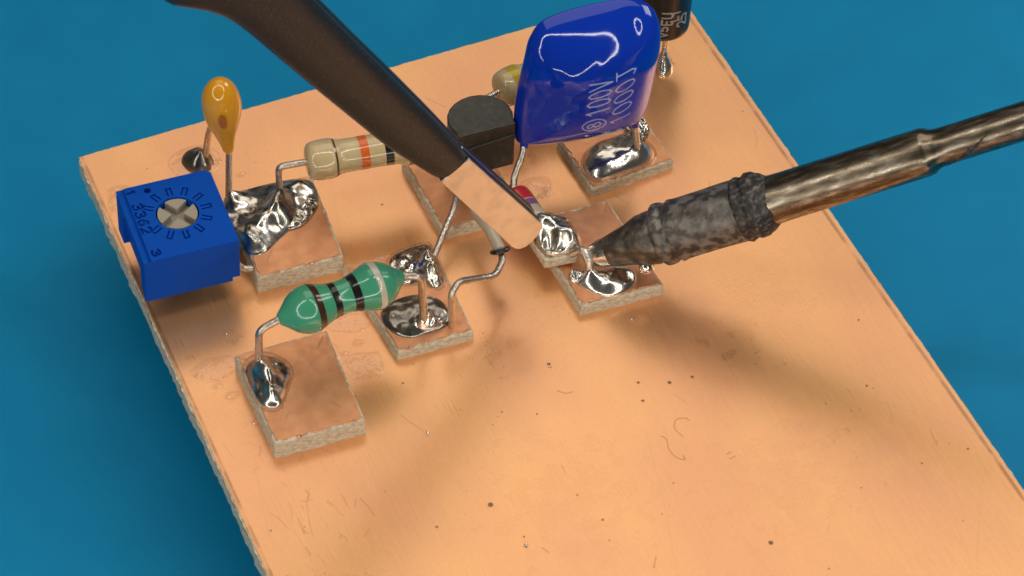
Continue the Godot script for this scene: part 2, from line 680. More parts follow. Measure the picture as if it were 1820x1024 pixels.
func px(im: Image, x: int, y: int, c: Color, a: float) -> void:
	if x >= 0 and y >= 0 and x < im.get_width() and y < im.get_height() and a > 0.0:
		im.set_pixel(x, y, im.get_pixel(x, y).lerp(c, minf(a, 1.0)))

# a stroke along points given in pixels
func stroke(im: Image, pts: Array, w: float, c: Color, a := 1.0, f: FastNoiseLite = null) -> void:
	for i in pts.size() - 1:
		var p: Vector2 = pts[i]
		var q: Vector2 = pts[i + 1]
		var lo := p.min(q) - Vector2.ONE * (w + 2)
		var hi := p.max(q) + Vector2.ONE * (w + 2)
		for y in range(int(lo.y), int(hi.y) + 1):
			for x in range(int(lo.x), int(hi.x) + 1):
				var s := Vector2(x, y)
				var d := s.distance_to(Geometry2D.get_closest_point_to_segment(s, p, q))
				var k := a * clampf(w * 0.5 + 0.5 - d, 0, 1)
				if f and k > 0.0:
					k *= clampf(0.75 + 1.2 * f.get_noise_2d(x, y), 0, 1)
				px(im, x, y, c, k)

func copper_textures() -> void:
	var w := 960
	var h := 1536
	var streak := noise(51, 1.0, 3)
	var cloud := noise(52, 1.0, 4)
	var grain := noise(53, 1.0, 2)
	var col := PackedByteArray()
	var rgh := PackedByteArray()
	col.resize(w * h * 3)
	rgh.resize(w * h)
	var i := 0
	for y in h:
		var ym := y * BL / h
		for x in w:
			var xm := x * BW / w
			var st := streak.get_noise_2d(xm * 9.0, ym * 0.2)
			var cl := cloud.get_noise_2d(xm * 0.09, ym * 0.06 + 30.0)
			var gr := grain.get_noise_2d(xm * 2.4, ym * 2.0)
			var k := 1.0 + 0.03 * st + 0.012 * gr
			var t := clampf(0.5 + cl * 1.3, 0, 1)
			# between a yellower polished copper and a pinker, lightly tarnished one
			col[i * 3] = int(clampf((0.972 - 0.012 * t) * k, 0, 1) * 255)
			col[i * 3 + 1] = int(clampf((0.722 - 0.024 * t) * k, 0, 1) * 255)
			col[i * 3 + 2] = int(clampf((0.492 + 0.008 * t) * k, 0, 1) * 255)
			rgh[i] = int(clampf(0.325 + 0.05 * st + 0.05 * cl + 0.006 * gr, 0.08, 1.0) * 255)
			i += 1
	var im := Image.create_from_data(w, h, false, Image.FORMAT_RGB8, col)
	var ir := Image.create_from_data(w, h, false, Image.FORMAT_L8, rgh)
	var sx := w / BW
	var sy := h / BL
	var rng := RandomNumberGenerator.new()
	rng.seed = 7
	var dark := lin(0.13, 0.06, 0.025)
	var brown := lin(0.34, 0.16, 0.07)
	# specks of burnt flux and dirt
	var spots: Array = [[14.86, 38.79, 0.17], [30.03, 48.28, 0.15], [11.03, 39.03, 0.08], [27.9, 33.48, 0.1], [27.48, 34.94, 0.1], [29.8, 34.27, 0.12], [31.4, 34.42, 0.1], [23.02, 29.76, 0.1]]
	for k in 70:
		spots.append([rng.randf() * BW, 2.0 + rng.randf() * 54.0, 0.03 + 0.05 * rng.randf() * rng.randf()])
	for s in spots:
		var r: float = s[2] * sx
		var ph := rng.randf() * 10.0
		for dy in range(-int(r) - 2, int(r) + 3):
			for dx in range(-int(r) - 2, int(r) + 3):
				var d := Vector2(dx, dy).length() + 0.8 * grain.get_noise_2d(dx * 0.5 + ph, dy * 0.5)
				px(im, int(s[0] * sx) + dx, int(s[1] * sy) + dy, dark, 0.85 * clampf(r + 0.5 - d, 0, 1))
				px(ir, int(s[0] * sx) + dx, int(s[1] * sy) + dy, grey(0.4), clampf(r + 0.5 - d, 0, 1))
	# scratches: most along the brushing
	for k in 110:
		var p := Vector2(rng.randf() * BW, rng.randf() * 58.0)
		if k < 80:
			p.x = 0.4 + rng.randf() * 7.0
			p.y = 26.0 + rng.randf() * 26.0
		var l := 0.3 + rng.randf() * 1.6
		var an := PI / 2 + rng.randfn(0.0, 0.45)
		var q := p + Vector2(cos(an), sin(an)) * l
		var mid := (p + q) / 2 + Vector2(rng.randfn(0, 0.08), rng.randfn(0, 0.08))
		stroke(im, [p * Vector2(sx, sy), mid * Vector2(sx, sy), q * Vector2(sx, sy)], 0.5 + rng.randf() * 0.7, brown, 0.2 + 0.35 * rng.randf())
	# the curled hairs and pairs of nicks
	for c in [[Vector2(27.3, 38.0), Vector2(27.5, 38.4), Vector2(27.3, 39.2), Vector2(27.5, 40.0), Vector2(27.9, 40.3), Vector2(27.9, 39.9)], [Vector2(28.6, 38.6), Vector2(28.4, 37.8), Vector2(28.8, 37.2), Vector2(29.4, 37.3), Vector2(29.6, 37.6)],
			[Vector2(30.6, 41.0), Vector2(31.0, 40.9)], [Vector2(30.6, 41.4), Vector2(31.1, 41.3)], [Vector2(22.6, 32.0), Vector2(23.0, 32.4), Vector2(23.6, 32.5)], [Vector2(22.4, 47.0), Vector2(22.9, 46.3)], [Vector2(16.5, 43.0), Vector2(16.8, 43.6)], [Vector2(18.0, 49.4), Vector2(18.8, 48.4), Vector2(19.2, 48.0)]]:
		var pp: Array = []
		for i2 in c.size() - 1:
			for k in 6:
				pp.append((c[i2] as Vector2).cubic_interpolate(c[i2 + 1], c[maxi(i2 - 1, 0)], c[mini(i2 + 2, c.size() - 1)], k / 6.0) * Vector2(sx, sy))
		stroke(im, pp, 1.1, brown, 0.6)
	# long hairline scratches from wiping, some bright, some dark
	for k in 60:
		var p := Vector2(rng.randf() * BW, rng.randf() * 60.0)
		var an := PI / 2 + rng.randfn(0.0, 0.25) if k % 3 else rng.randf() * PI
		var q := p + Vector2(cos(an), sin(an)) * (3.0 + 10.0 * rng.randf())
		var bow := (p + q) / 2 + Vector2(rng.randfn(0, 0.25), rng.randfn(0, 0.25))
		stroke(im, [p * Vector2(sx, sy), bow * Vector2(sx, sy), q * Vector2(sx, sy)], 0.5, brown if k % 2 else lin(1.0, 0.72, 0.45), 0.10 + 0.12 * rng.randf())
	# blotches of old flux and finger grease, with edges of their own
	var blot := noise(55, 1.0, 4)
	for c in [[3.0, 24.5, 3.0, 5.0], [12.0, 22.0, 3.4, 4.4], [22.0, 27.0, 4.0, 4.0], [30.0, 14.5, 4.0, 4.0], [8.0, 5.0, 5.0, 4.0], [20.0, 40.0, 7.0, 6.0], [38.0, 30.0, 5.0, 6.0], [33.0, 44.0, 6.0, 5.0]]:
		for y in range(maxi(0, int((c[1] - c[3]) * sy)), int((c[1] + c[3]) * sy)):
			for x in range(maxi(0, int((c[0] - c[2]) * sx)), mini(w, int((c[0] + c[2]) * sx))):
				var e := Vector2((x / sx - c[0]) / c[2], (y / sy - c[1]) / c[3]).length()
				var v := blot.get_noise_2d(x / sx * 0.55, y / sy * 0.55) + 0.35 - 0.7 * e
				if v > 0.0:
					px(im, x, y, lin(0.62, 0.30, 0.12), 0.16 * clampf(v * 9.0, 0, 1) + (0.12 if v < 0.035 else 0.0))
					px(ir, x, y, grey(0.24), 0.5 * clampf(v * 9.0, 0, 1))
	# worn line just inside the right edge, rubbed edge on the left
	var worn := noise(54, 0.02, 3)
	stroke(im, [Vector2(w - 8, 0), Vector2(w - 7, h - 1)], 5.0, brown, 0.6, worn)
	stroke(im, [Vector2(3, 0), Vector2(3, h - 1)], 4.0, brown, 0.6, worn)
	# pinkish rubbed patches
	for c in [[36.5, 41.0, 2.2, 0.7], [40.0, 44.5, 2.6, 1.6], [41.5, 47.0, 2.0, 2.0], [36.5, 18.8, 1.0, 0.8]]:
		for y in range(int((c[1] - c[3] * 1.3) * sy), int((c[1] + c[3] * 1.3) * sy)):
			for x in range(int((c[0] - c[2] * 1.3) * sx), int((c[0] + c[2] * 1.3) * sx)):
				var e := Vector2((x / sx - c[0]) / c[2], (y / sy - c[1]) / c[3]).length() + 0.5 * worn.get_noise_2d(x * 1.2, y * 0.7)
				px(im, x, y, lin(0.84, 0.40, 0.22), 0.25 * clampf((0.8 - e) * 3.0, 0, 1))
	var m := mat("board_copper", Color(1, 1, 1), 1.0, 0.68)
	m.albedo_texture = ImageTexture.create_from_image(im)
	m.roughness_texture = ImageTexture.create_from_image(ir)
	m.roughness_texture_channel = BaseMaterial3D.TEXTURE_CHANNEL_RED
	m.clearcoat_enabled = true
	m.clearcoat = 0.35
	m.clearcoat_roughness = 0.1

func board() -> void:
	copper_textures()
	var t := thing("copper_board", "large copper-clad circuit board lying under all the parts", "circuit board", Vector3(BW / 2, -1.6, BL / 2))
	var jag := noise(61, 0.9, 3)
	# the outline, sawn unevenly
	var edge := PackedVector2Array()
	var cut := PackedVector2Array()
	var corners := [Vector2(0, 0), Vector2(BW, 0), Vector2(BW, BL), Vector2(0, BL)]
	for k in 4:
		var a: Vector2 = corners[k]
		var b: Vector2 = corners[(k + 1) % 4]
		var nrm := (b - a).normalized()
		nrm = Vector2(nrm.y, -nrm.x)
		var cnt := 220 if k % 2 else 130
		for i in cnt:
			var p := a.lerp(b, float(i) / cnt)
			var rough := 0.16 if k == 3 else 0.07
			edge.append(p + nrm * 0.05 * jag.get_noise_2d(p.x * 1.5, p.y * 1.5 + 40.0))
			cut.append(p + nrm * (0.10 + rough * absf(jag.get_noise_2d(p.x * 2.2, p.y * 2.2)) * 1.6))
	var fr := Transform3D(Basis(Vector3.RIGHT, Vector3.BACK, Vector3.UP), Vector3.ZERO)
	var mb := MB.new()
	var rows: Array = []
	for q in [[0.16, -1.6], [0.0, -1.5], [0.02, -0.9], [0.0, -0.3], [0.0, -0.07]]:
		var row := PackedVector3Array()
		for i in cut.size():
			var p := cut[i]
			var k: float = 0.09 * jag.get_noise_3d(p.x * 2.0, q[1] * 4.0, p.y * 2.0)
			var c := Vector2(BW / 2, BL / 2)
			p += (c - p).normalized() * (q[0] + k)
			row.append(fr * Vector3(p.x, p.y, q[1]))
		row.append(row[0])
		rows.append(row)
	mb.grid(rows, true)
	mb.cap(MB.inset(cut, 0.02), -0.07, 1.0, fr)
	mb.cap(MB.inset(cut, 0.2), -1.6, -1.0, fr)
	part("substrate", mb, M.fibreglass, t)
	mb = MB.new()
	# the copper sheet: a flat top with its own texture coordinates, and a thin rim
	var rim: Array = []
	for y in [-0.07, 0.0]:
		var row := PackedVector3Array()
		for p in edge:
			row.append(Vector3(p.x, y, p.y))
		row.append(row[0])
		rim.append(row)
	mb.grid(rim, true)
	var first := mb.v.size()
	mb.cap(edge, 0.0, 1.0, fr)
	for i in range(first, mb.v.size()):
		mb.u[i] = Vector2(mb.v[i].x / BW, mb.v[i].z / BL)
	for i in first:
		mb.u[i] = Vector2(clampf(mb.v[i].x / BW, 0.004, 0.996), clampf(mb.v[i].z / BL, 0.003, 0.997))
	part("copper_sheet", mb, M.board_copper, t)
	# rubber feet that hold the board off the mat
	for p in [Vector2(9, 9), Vector2(38, 9), Vector2(9, 66), Vector2(38, 66)]:
		mb = MB.new()
		mb.lathe([Vector2(0, 0), Vector2(0, 3.2), Vector2(0, 3.2), Vector2(7.38, 2.6), Vector2(7.38, 2.6), Vector2(7.38, 0)], along(Vector3(p.x, -8.99, p.y), Vector3.UP), 24)
		part("foot", mb, M.plug_rubber, t)
	# clear flux that has run out round the joints
	var beads := RandomNumberGenerator.new()
	beads.seed = 5
	var fl := [
		[Vector2(7.4, 3.5), 1.95, 1.55, 5], [Vector2(9.0, 23.5), 1.6, 1.3, 6], [Vector2(11.6, 25.2), 1.5, 1.2, 7], [Vector2(2.4, 21.6), 1.5, 1.0, 8], [Vector2(28.6, 15.0), 1.4, 1.1, 9], [Vector2(12.5, 21.2), 1.8, 1.2, 10], [Vector2(1.6, 5.0), 1.1, 1.6, 11]]
	for k in 12:
		var r := 0.14 + 0.22 * beads.randf()
		fl.append([[Vector2(2.2, 23.0), Vector2(11.5, 24.0), Vector2(3.0, 26.0), Vector2(1.2, 4.0), Vector2(28.8, 15.0), Vector2(8.5, 5.0)][k % 6] + Vector2(beads.randfn(0, 0.8), beads.randfn(0, 0.9)), r * 1.5, r, 20 + k])
	for f in fl:
		var pts: Array = []
		for k in 11:
			var a := TAU * k / 11.0
			var rr := 1.0 + 0.28 * jag.get_noise_2d(cos(a) * 3 + f[3] * 9.0, sin(a) * 3)
			pts.append(f[0] + Vector2(cos(a) * f[1], sin(a) * f[2]) * rr)
		mb = dome(pts, 0.0, 0.11 if f[1] > 0.6 else 0.16, 2.0, 1.0, [], 0.05 if f[1] > 0.6 else 0.02, 1.4, f[3], 18, 66)
		part("flux_residue", mb, M.flux, t)

# a low heap over an outline: height h, profile (1 - s^a)^b, peaks of [x, z, height, radius]
func dome(outline: Array, y0: float, h: float, a: float, b: float, peaks: Array, amp: float, freq: float, sd: int, rings := 30, segs := 110) -> MB:
	var ol := loop2(outline, maxi(3, segs / outline.size()))
	var c := Vector2.ZERO
	for p in ol:
		c += p
	c /= ol.size()
	var f := noise(sd, freq, 2)
	var rows: Array = []
	for i in rings + 1:
		var s := maxf(float(i) / rings, 0.004)
		var row := PackedVector3Array()
		for p in ol:
			var q := c.lerp(p, s)
			var y := h * pow(maxf(0.0, 1.0 - pow(s, a)), b)
			for k in peaks:
				var d: float = q.distance_to(Vector2(k[0], k[1])) / k[3]
				y += k[2] * exp(-pow(d, k[4] if k.size() > 4 else 1.5)) * minf(1.0, (1.0 - s) * 6.0 + 0.02)
			y += amp * f.get_noise_2d(q.x, q.y) * minf(1.0, (1.0 - s) * 5.0)
			row.append(Vector3(q.x, y0 + maxf(y, 0.0), q.y))
		row.append(row[0])
		rows.append(row)
	var low := PackedVector3Array()
	for p in ol:
		low.append(Vector3(p.x, y0 - 0.05, p.y))
	low.append(low[0])
	rows.append(low)
	var mb := MB.new()
	mb.grid(rows, true, Vector3.UP, [], true)
	return mb

# ---------------------------------------------------------------- pads
func pad(label: String, corners: Array, thick: float, sd: int) -> void:
	var c := Vector2.ZERO
	for p in corners:
		c += p / 4.0
	var t := thing("copper_pad", label, "circuit pad", Vector3(c.x, 0, c.y), "copper-clad squares glued to the board")
	var f := noise(sd, 1.1, 3)
	var fr := Transform3D(Basis(Vector3.RIGHT, Vector3.BACK, Vector3.UP), Vector3.ZERO)
	var base := round_poly(corners, 0.12, 3, 26)
	var mb := MB.new()
	var rows: Array = []
	var top := PackedVector2Array()
	for q in [[-0.05, -0.02], [-0.02, 0.12], [-0.02, thick * 0.35], [0.0, thick * 0.7], [0.02, thick - 0.16], [0.05, thick - 0.1], [0.12, thick - 0.06]]:
		var row := PackedVector3Array()
		var ring := MB.inset(base, q[0])
		for p in ring:
			var d := (p - c).normalized()
			var k: float = 0.08 * f.get_noise_3d(p.x * 1.6, q[1] * 2.0, p.y * 1.6)
			p += d * k
			row.append(Vector3(p.x, q[1], p.y))
			if q[1] > thick - 0.08:
				top.append(p)
		row.append(row[0])
		rows.append(row)
	mb.grid(rows, true)
	mb.fan(top, thick - 0.06, 1.0, fr)
	part("substrate", mb, M.fibreglass, t)
	# the copper, torn back a little at its edges
	var ring := MB.inset(base, 0.15)
	var cu := PackedVector2Array()
	for p in ring:
		var k := f.get_noise_2d(p.x * 1.4 + 50.0, p.y * 1.4)
		cu.append(p + (c - p).normalized() * maxf(-0.05, 0.22 * k + 0.03))
	mb = MB.new()
	rows = []
	for q in [[0.0, thick - 0.06], [0.0, thick - 0.015], [0.03, thick]]:
		var row := PackedVector3Array()
		var rr := MB.inset(cu, q[0])
		for p in rr:
			row.append(Vector3(p.x, q[1] + (0.05 * maxf(0.0, f.get_noise_2d(p.x * 4.0, p.y * 4.0 + 9.0)) if q[1] == thick else 0.0), p.y))
		row.append(row[0])
		rows.append(row)
	mb.grid(rows, true)
	# an inner ring, level, so that the lifted edge falls back to the flat
	rows = [rows[2]]
	var inner := PackedVector2Array()
	for p in cu:
		inner.append(c + (p - c) * 0.93)
	var row2 := PackedVector3Array()
	for p in inner:
		row2.append(Vector3(p.x, thick, p.y))
	row2.append(row2[0])
	rows.append(row2)
	mb.grid(rows, true, Vector3.UP)
	mb.fan(inner, thick, 1.0, fr)
	part("copper_layer", mb, M.pad_copper, t)
	# torn slivers of copper along the front cut
	var rng := RandomNumberGenerator.new()
	rng.seed = sd
	mb = MB.new()
	for k in 26:
		var e := 0 if rng.randf() < 0.7 else 3
		var p: Vector2 = (corners[e] as Vector2).lerp(corners[(e + 1) % 4], 0.05 + 0.9 * rng.randf())
		p += (c - p).normalized() * (0.08 + 0.2 * rng.randf())
		var l := 0.06 + 0.2 * rng.randf()
		var dirn: Vector2 = ((corners[(e + 1) % 4] as Vector2) - corners[e]).normalized().rotated(rng.randfn(0, 0.5))
		var y := thick - 0.02 - 0.05 * rng.randf()
		var pts := PackedVector3Array()
		for s in 4:
			var w := dirn * (s - 1.5) * l
			pts.append(Vector3(p.x + w.x, y + 0.05 * rng.randf(), p.y + w.y))
		mb.tube(pts, 0.03, 5, PackedFloat32Array([0.008, 0.04, 0.035, 0.008]))
	part("copper_burr", mb, M.burr_copper, t)

func V2(a: Array) -> Array:
	var o: Array = []
	for k in range(0, a.size(), 2):
		o.append(Vector2(a[k], a[k + 1]))
	return o

func pads() -> void:
	pad("copper pad nearest the front, under the left end of the green inductor", V2([3.55, 30.08, 9.67, 30.43, 10.05, 22.47, 3.67, 22.16]), 1.5, 71)
	pad("thick copper pad beside the blue trimmer with a wide solder bridge on it", V2([7.37, 16.59, 13.49, 16.89, 14.17, 9.0, 8.04, 8.61]), 1.5, 72)
	pad("copper pad under the right end of the green inductor, with two solder joints", V2([13.86, 25.65, 19.26, 25.86, 19.65, 17.64, 13.31, 17.19]), 0.9, 73)
	pad("copper pad under the black transistor, mostly hidden by the tweezers", V2([20.77, 16.97, 26.62, 17.2, 26.87, 9.9, 20.75, 9.6]), 1.0, 74)
	pad("copper pad at the tip of the soldering iron", V2([26.76, 26.77, 32.8, 27.22, 32.59, 18.71, 26.52, 18.21]), 1.0, 75)
	pad("copper pad under the large blue capacitor", V2([32.01, 17.28, 38.64, 16.9, 38.4, 11.6, 31.8, 11.9]), 0.9, 76)

# ---------------------------------------------------------------- strokes for lettering
const GLYPH := {
	"0": [[0.5, 0, 0.15, 0.12, 0, 0.4, 0, 0.6, 0.15, 0.88, 0.5, 1, 0.85, 0.88, 1, 0.6, 1, 0.4, 0.85, 0.12, 0.5, 0]],
	"1": [[0.2, 0.8, 0.55, 1, 0.55, 0]],
	"2": [[0, 0.8, 0.2, 1, 0.75, 1, 0.95, 0.8, 0.9, 0.55, 0, 0, 1, 0]],
	"3": [[0, 0.9, 0.25, 1, 0.75, 1, 0.95, 0.8, 0.8, 0.58, 0.4, 0.54], [0.8, 0.54, 1, 0.3, 0.8, 0.03, 0.3, 0, 0, 0.12]],
	"5": [[0.9, 1, 0.15, 1, 0.05, 0.55, 0.6, 0.62, 0.95, 0.4, 0.85, 0.1, 0.4, 0, 0, 0.1]],
	"6": [[0.85, 0.95, 0.4, 0.95, 0.08, 0.6, 0.02, 0.25, 0.25, 0.0, 0.75, 0, 0.98, 0.25, 0.8, 0.5, 0.3, 0.52, 0.05, 0.35]],
	"8": [[0.5, 0.53, 0.12, 0.65, 0.12, 0.9, 0.5, 1, 0.88, 0.9, 0.88, 0.65, 0.5, 0.53, 0.02, 0.38, 0.05, 0.1, 0.5, 0, 0.95, 0.1, 0.98, 0.38, 0.5, 0.53]],
	"J": [[0.15, 1, 0.95, 1], [0.6, 1, 0.6, 0.2, 0.4, 0, 0.05, 0.1]],
	"V": [[0, 1, 0.5, 0, 1, 1]],
	"U": [[0, 1, 0, 0.15, 0.25, 0, 0.75, 0, 1, 0.15, 1, 1]],
	"F": [[0, 0, 0, 1, 0.9, 1], [0, 0.52, 0.7, 0.52]],
}

# strokes of a word as lists of points: origin, right and up are vectors of one letter's width and height
func word(text: String, at: Vector2, right: Vector2, up: Vector2, gap := 0.35) -> Array:
	var out: Array = []
	for i in text.length():
		if not GLYPH.has(text[i]):
			continue
		for line in GLYPH[text[i]]:
			var pts: Array = []
			for k in range(0, line.size(), 2):
				pts.append(at + right * (i * (1.0 + gap) + line[k]) + up * line[k + 1])
			out.append(pts)
	return out

# ---------------------------------------------------------------- components
func csg_box(parent: Node, size: Vector3, at: Vector3, op: int, turn := 0.0) -> void:
	var b := CSGBox3D.new()
	b.name = "cutter"
	b.size = size
	b.position = at
	b.rotation.y = turn
	b.operation = op
	parent.add_child(b, true)

func groove(parent: Node, pts: Array, w: float, y: float) -> void:
	for i in pts.size() - 1:
		var d: Vector2 = pts[i + 1] - pts[i]
		var mid: Vector2 = (pts[i + 1] + pts[i]) / 2
		csg_box(parent, Vector3(d.length() + w * 0.8, 0.36, w), Vector3(mid.x, y, mid.y), CSGShape3D.OPERATION_SUBTRACTION, -atan2(d.y, d.x))

func trimmer() -> void:
	var at := Vector3(3.12, 1.87, 12.85)
	var t := thing("trimmer_potentiometer", "blue square trimmer with a cross-slotted dial, at the left edge of the board", "trimmer", at)
	t.rotation = Vector3(0.012, -0.045, -0.035)
	var W := 6.5
	var D := 6.75
	var H := 3.95
	var c := CSGCombiner3D.new()
	c.name = "body"
	c.scale = Vector3.ONE * S
	t.add_child(c)
	c.material_override = M.trimmer_blue
	var SUB := CSGShape3D.OPERATION_SUBTRACTION
	csg_box(c, Vector3(W, H - 0.35, D), Vector3(0, 0.35 + (H - 0.35) / 2, 0), CSGShape3D.OPERATION_UNION)
	# the front wall reaches lower, with a notch at its right end; the left wall stands on two feet
	csg_box(c, Vector3(W - 0.5, 0.5, 0.8), Vector3(-0.25, 0.25, D / 2 - 0.4), CSGShape3D.OPERATION_UNION)
	csg_box(c, Vector3(1.1, 0.5, 1.3), Vector3(-W / 2 + 0.55, 0.25, -D / 2 + 0.65), CSGShape3D.OPERATION_UNION)
	csg_box(c, Vector3(0.5, H - 0.9, D - 2.6), Vector3(-W / 2 + 0.1, (H - 0.9) / 2 - 0.1, 0.2), SUB)
	# a lowered lip along the left edge of the top
	csg_box(c, Vector3(0.6, 0.3, D + 1), Vector3(-W / 2 + 0.1, H + 0.06, 0), SUB)
	csg_box(c, Vector3(0.10, 0.3, D + 1), Vector3(-W / 2 + 0.46, H + 0.06, 0), SUB)
	# chamfered right rear corner
	csg_box(c, Vector3(0.5, 9, 0.5), Vector3(W / 2, 1, -D / 2), SUB, PI / 4)
	# the dial well
	var cy := CSGCylinder3D.new()
	cy.name = "cutter"
	cy.radius = 1.44
	cy.height = 1.6
	cy.sides = 48
	cy.operation = SUB
	cy.position = Vector3(0.08, H, -0.2)
	c.add_child(cy, true)
	# engraved scale marks round the dial: small open boxes
	for k in 11:
		var a := deg_to_rad(-150.0 + 30.0 * k)
		var dr := Vector2(cos(a), sin(a))
		var sd := Vector2(-dr.y, dr.x)
		var o := Vector2(0.08, -0.2)
		var r0 := 1.66
		var r1 := 2.3
		groove(c, [o + dr * r0 + sd * 0.15, o + dr * r1 + sd * 0.15, o + dr * r1 - sd * 0.15, o + dr * r0 - sd * 0.15], 0.12, H)
	# numbers, read from the left side
	for s in word("3362", Vector2(-2.6, -1.75), Vector2(0, 0.48), Vector2(0.62, 0), 0.5):
		groove(c, s, 0.16, H)
	for s in word("1", Vector2(-2.6, -3.1), Vector2(0, 0.42), Vector2(0.5, 0)) + word("3", Vector2(-2.5, 2.5), Vector2(0, 0.5), Vector2(0.5, 0)):
		groove(c, s, 0.16, H)
	cy = CSGCylinder3D.new()
	cy.name = "cutter"
	cy.radius = 0.24
	cy.height = 1.0
	cy.sides = 20
	cy.operation = SUB
	cy.position = Vector3(-1.25, H, -2.75)
	c.add_child(cy, true)
	# the dial: a pale disc with a deep cross slot
	var d := CSGCombiner3D.new()
	d.name = "dial"
	d.scale = Vector3.ONE * S
	d.position = Vector3(0.08, H, -0.2) * S
	d.material_override = M.trimmer_rotor
	t.add_child(d)
	cy = CSGCylinder3D.new()
	cy.name = "disc"
	cy.radius = 1.33
	cy.height = 0.7
	cy.sides = 64
	cy.position = Vector3(0, -0.42, 0)
	d.add_child(cy, true)
	for k in 2:
		csg_box(d, Vector3(3.4, 1.1, 0.56), Vector3(0, -0.12, 0), SUB, 0.62 + k * PI / 2)
	csg_box(d, Vector3(0.85, 1.1, 0.85), Vector3(0, -0.12, 0), SUB, 0.62 + PI / 4)
	# pins
	t.set_meta("origin", Vector3.ZERO)
	for q in [[Vector3(3.2, 0.5, 2.4), Vector3(3.75, -0.1, 2.55), Vector3(4.3, -0.2, 2.6)], [Vector3(3.0, 0.5, -2.2), Vector3(4.1, 0.1, -2.2), Vector3(4.7, -0.1, -2.2)], [Vector3(-2.0, 0.5, 0), Vector3(-2.0, -1.0, 0), Vector3(-2.0, -1.85, 0)]]:
		var mb := MB.new()
		mb.tube(bent(q, 0.3), 0.26)
		part("pin", mb, M.tinned_wire, t)

func lead(t: Node3D, pts: Array, r := 0.235, bend := 0.45, m: Material = null) -> void:
	var mb := MB.new()
	mb.tube(bent(pts, bend), r)
	part("lead", mb, m if m else M.tinned_wire, t)

func drop_shape(x: float) -> float:
	return lerpf(sin(x * PI * 0.5), smoothstep(0.0, 1.0, x), 0.6)

func yellow_capacitor() -> void:
	var t := thing("yellow_capacitor", "yellow teardrop capacitor standing on two leads behind the blue trimmer", "capacitor", Vector3(8.0, 0.3, 6.4))
	var mb := MB.new()
	var lo := Vector3(8.32, 5.9, 9.05)
	var hi := Vector3(8.05, 12.7, 8.55)
	var L := (hi - lo).length()
	var prof: Array = []
	for k in 41:
		var s := k / 40.0
		# a drop: pointed at the foot, round at the head
		var r := 1.36 * pow(sin(PI * pow(s, 1.05) * 0.5), 1.0) if s < 0.55 else 0.0
		if s < 0.08:
			r = lerpf(0.16, 0.42, s / 0.08)
		elif s < 0.68:
			r = lerpf(0.40, 1.36, drop_shape((s - 0.08) / 0.60))
		else:
			r = 1.36 * sqrt(maxf(0.0, 1.0 - pow((s - 0.68) / 0.32, 2.0)))
		prof.append(Vector2(s * L, r))
	mb.lathe(prof, along(lo, hi - lo, Vector3(0.2, 0, 1)), 48, noise(81, 0.035, 2), 0.05, 0.9)
	var body := part("body", mb, M.yellow_dip, t)
	# a brown printed dash on the face turned to the viewer
	var fr := along(lo, hi - lo, Vector3(0.2, 0, 1))
	var eye := (Vector3(-25.6, 132, 123) - lo).normalized()
	var rows: Array = []
	for i in 9:
		var row := PackedVector3Array()
		for j in 7:
			var u := (i / 8.0 - 0.5)
			var w := (j / 6.0 - 0.5)
			w *= sqrt(maxf(0.02, 1.0 - 4.0 * u * u * 0.98))
			var y := L * 0.60 + u * 1.45
			var s := y / L
			var r := lerpf(0.40, 1.36, drop_shape((s - 0.08) / 0.60)) + 0.045
			var a := atan2((fr.basis.inverse() * eye).z, (fr.basis.inverse() * eye).x) + 0.02 - w * 0.42
			row.append(fr * Vector3(cos(a) * r, y, sin(a) * r * 0.9))
		rows.append(row)
	mb = MB.new()
	mb.grid(rows, false, eye)
	part("printed_mark", mb, M.brown_print, body)
	lead(t, [Vector3(8.06, 1.6, 8.96), Vector3(8.2, 4.0, 9.0), Vector3(8.32, 6.2, 9.05)])
	lead(t, [Vector3(7.75, 0.1, 3.75), Vector3(8.1, 0.9, 4.0), Vector3(8.35, 3.0, 4.15), Vector3(8.2, 6.3, 6.1), Vector3(8.15, 7.6, 8.0)], 0.235, 1.2)

# a round body along an axis, with its bands as sleeves a hair proud; radius(s) gives the outline in mm along the axis
func banded(t: Node3D, a: Vector3, b: Vector3, prof: Array, m: Material, bands: Array, part_name := "body") -> void:
	var mb := MB.new()
	mb.lathe(prof, along(a, b - a), 48, noise(90, 0.03, 2), 0.03)
	var body := part(part_name, mb, m, t)
	for q in bands:
		var pr: Array = []
		for k in 9:
			var y: float = lerpf(q[0], q[1], k / 8.0)
			var r := 0.0
			for i in prof.size() - 1:
				if y >= prof[i].x and y <= prof[i + 1].x and prof[i + 1].x > prof[i].x:
					r = lerpf(prof[i].y, prof[i + 1].y, (y - prof[i].x) / (prof[i + 1].x - prof[i].x))
			pr.append(Vector2(y, r + 0.012))
		mb = MB.new()
		mb.lathe(pr, along(a, b - a), 48, noise(90, 0.03, 2), 0.03)
		part("colour_band", mb, M[q[2]], body)

func smooth_prof(pts: Array, steps := 5) -> Array:
	var out: Array = []
	for i in pts.size() - 1:
		for k in steps:
			out.append((pts[i] as Vector2).cubic_interpolate(pts[i + 1], pts[maxi(i - 1, 0)], pts[mini(i + 2, pts.size() - 1)], float(k) / steps))
	out.append(pts[-1])
	for i in out.size():
		out[i].y = maxf(out[i].y, 0.0)
	return out

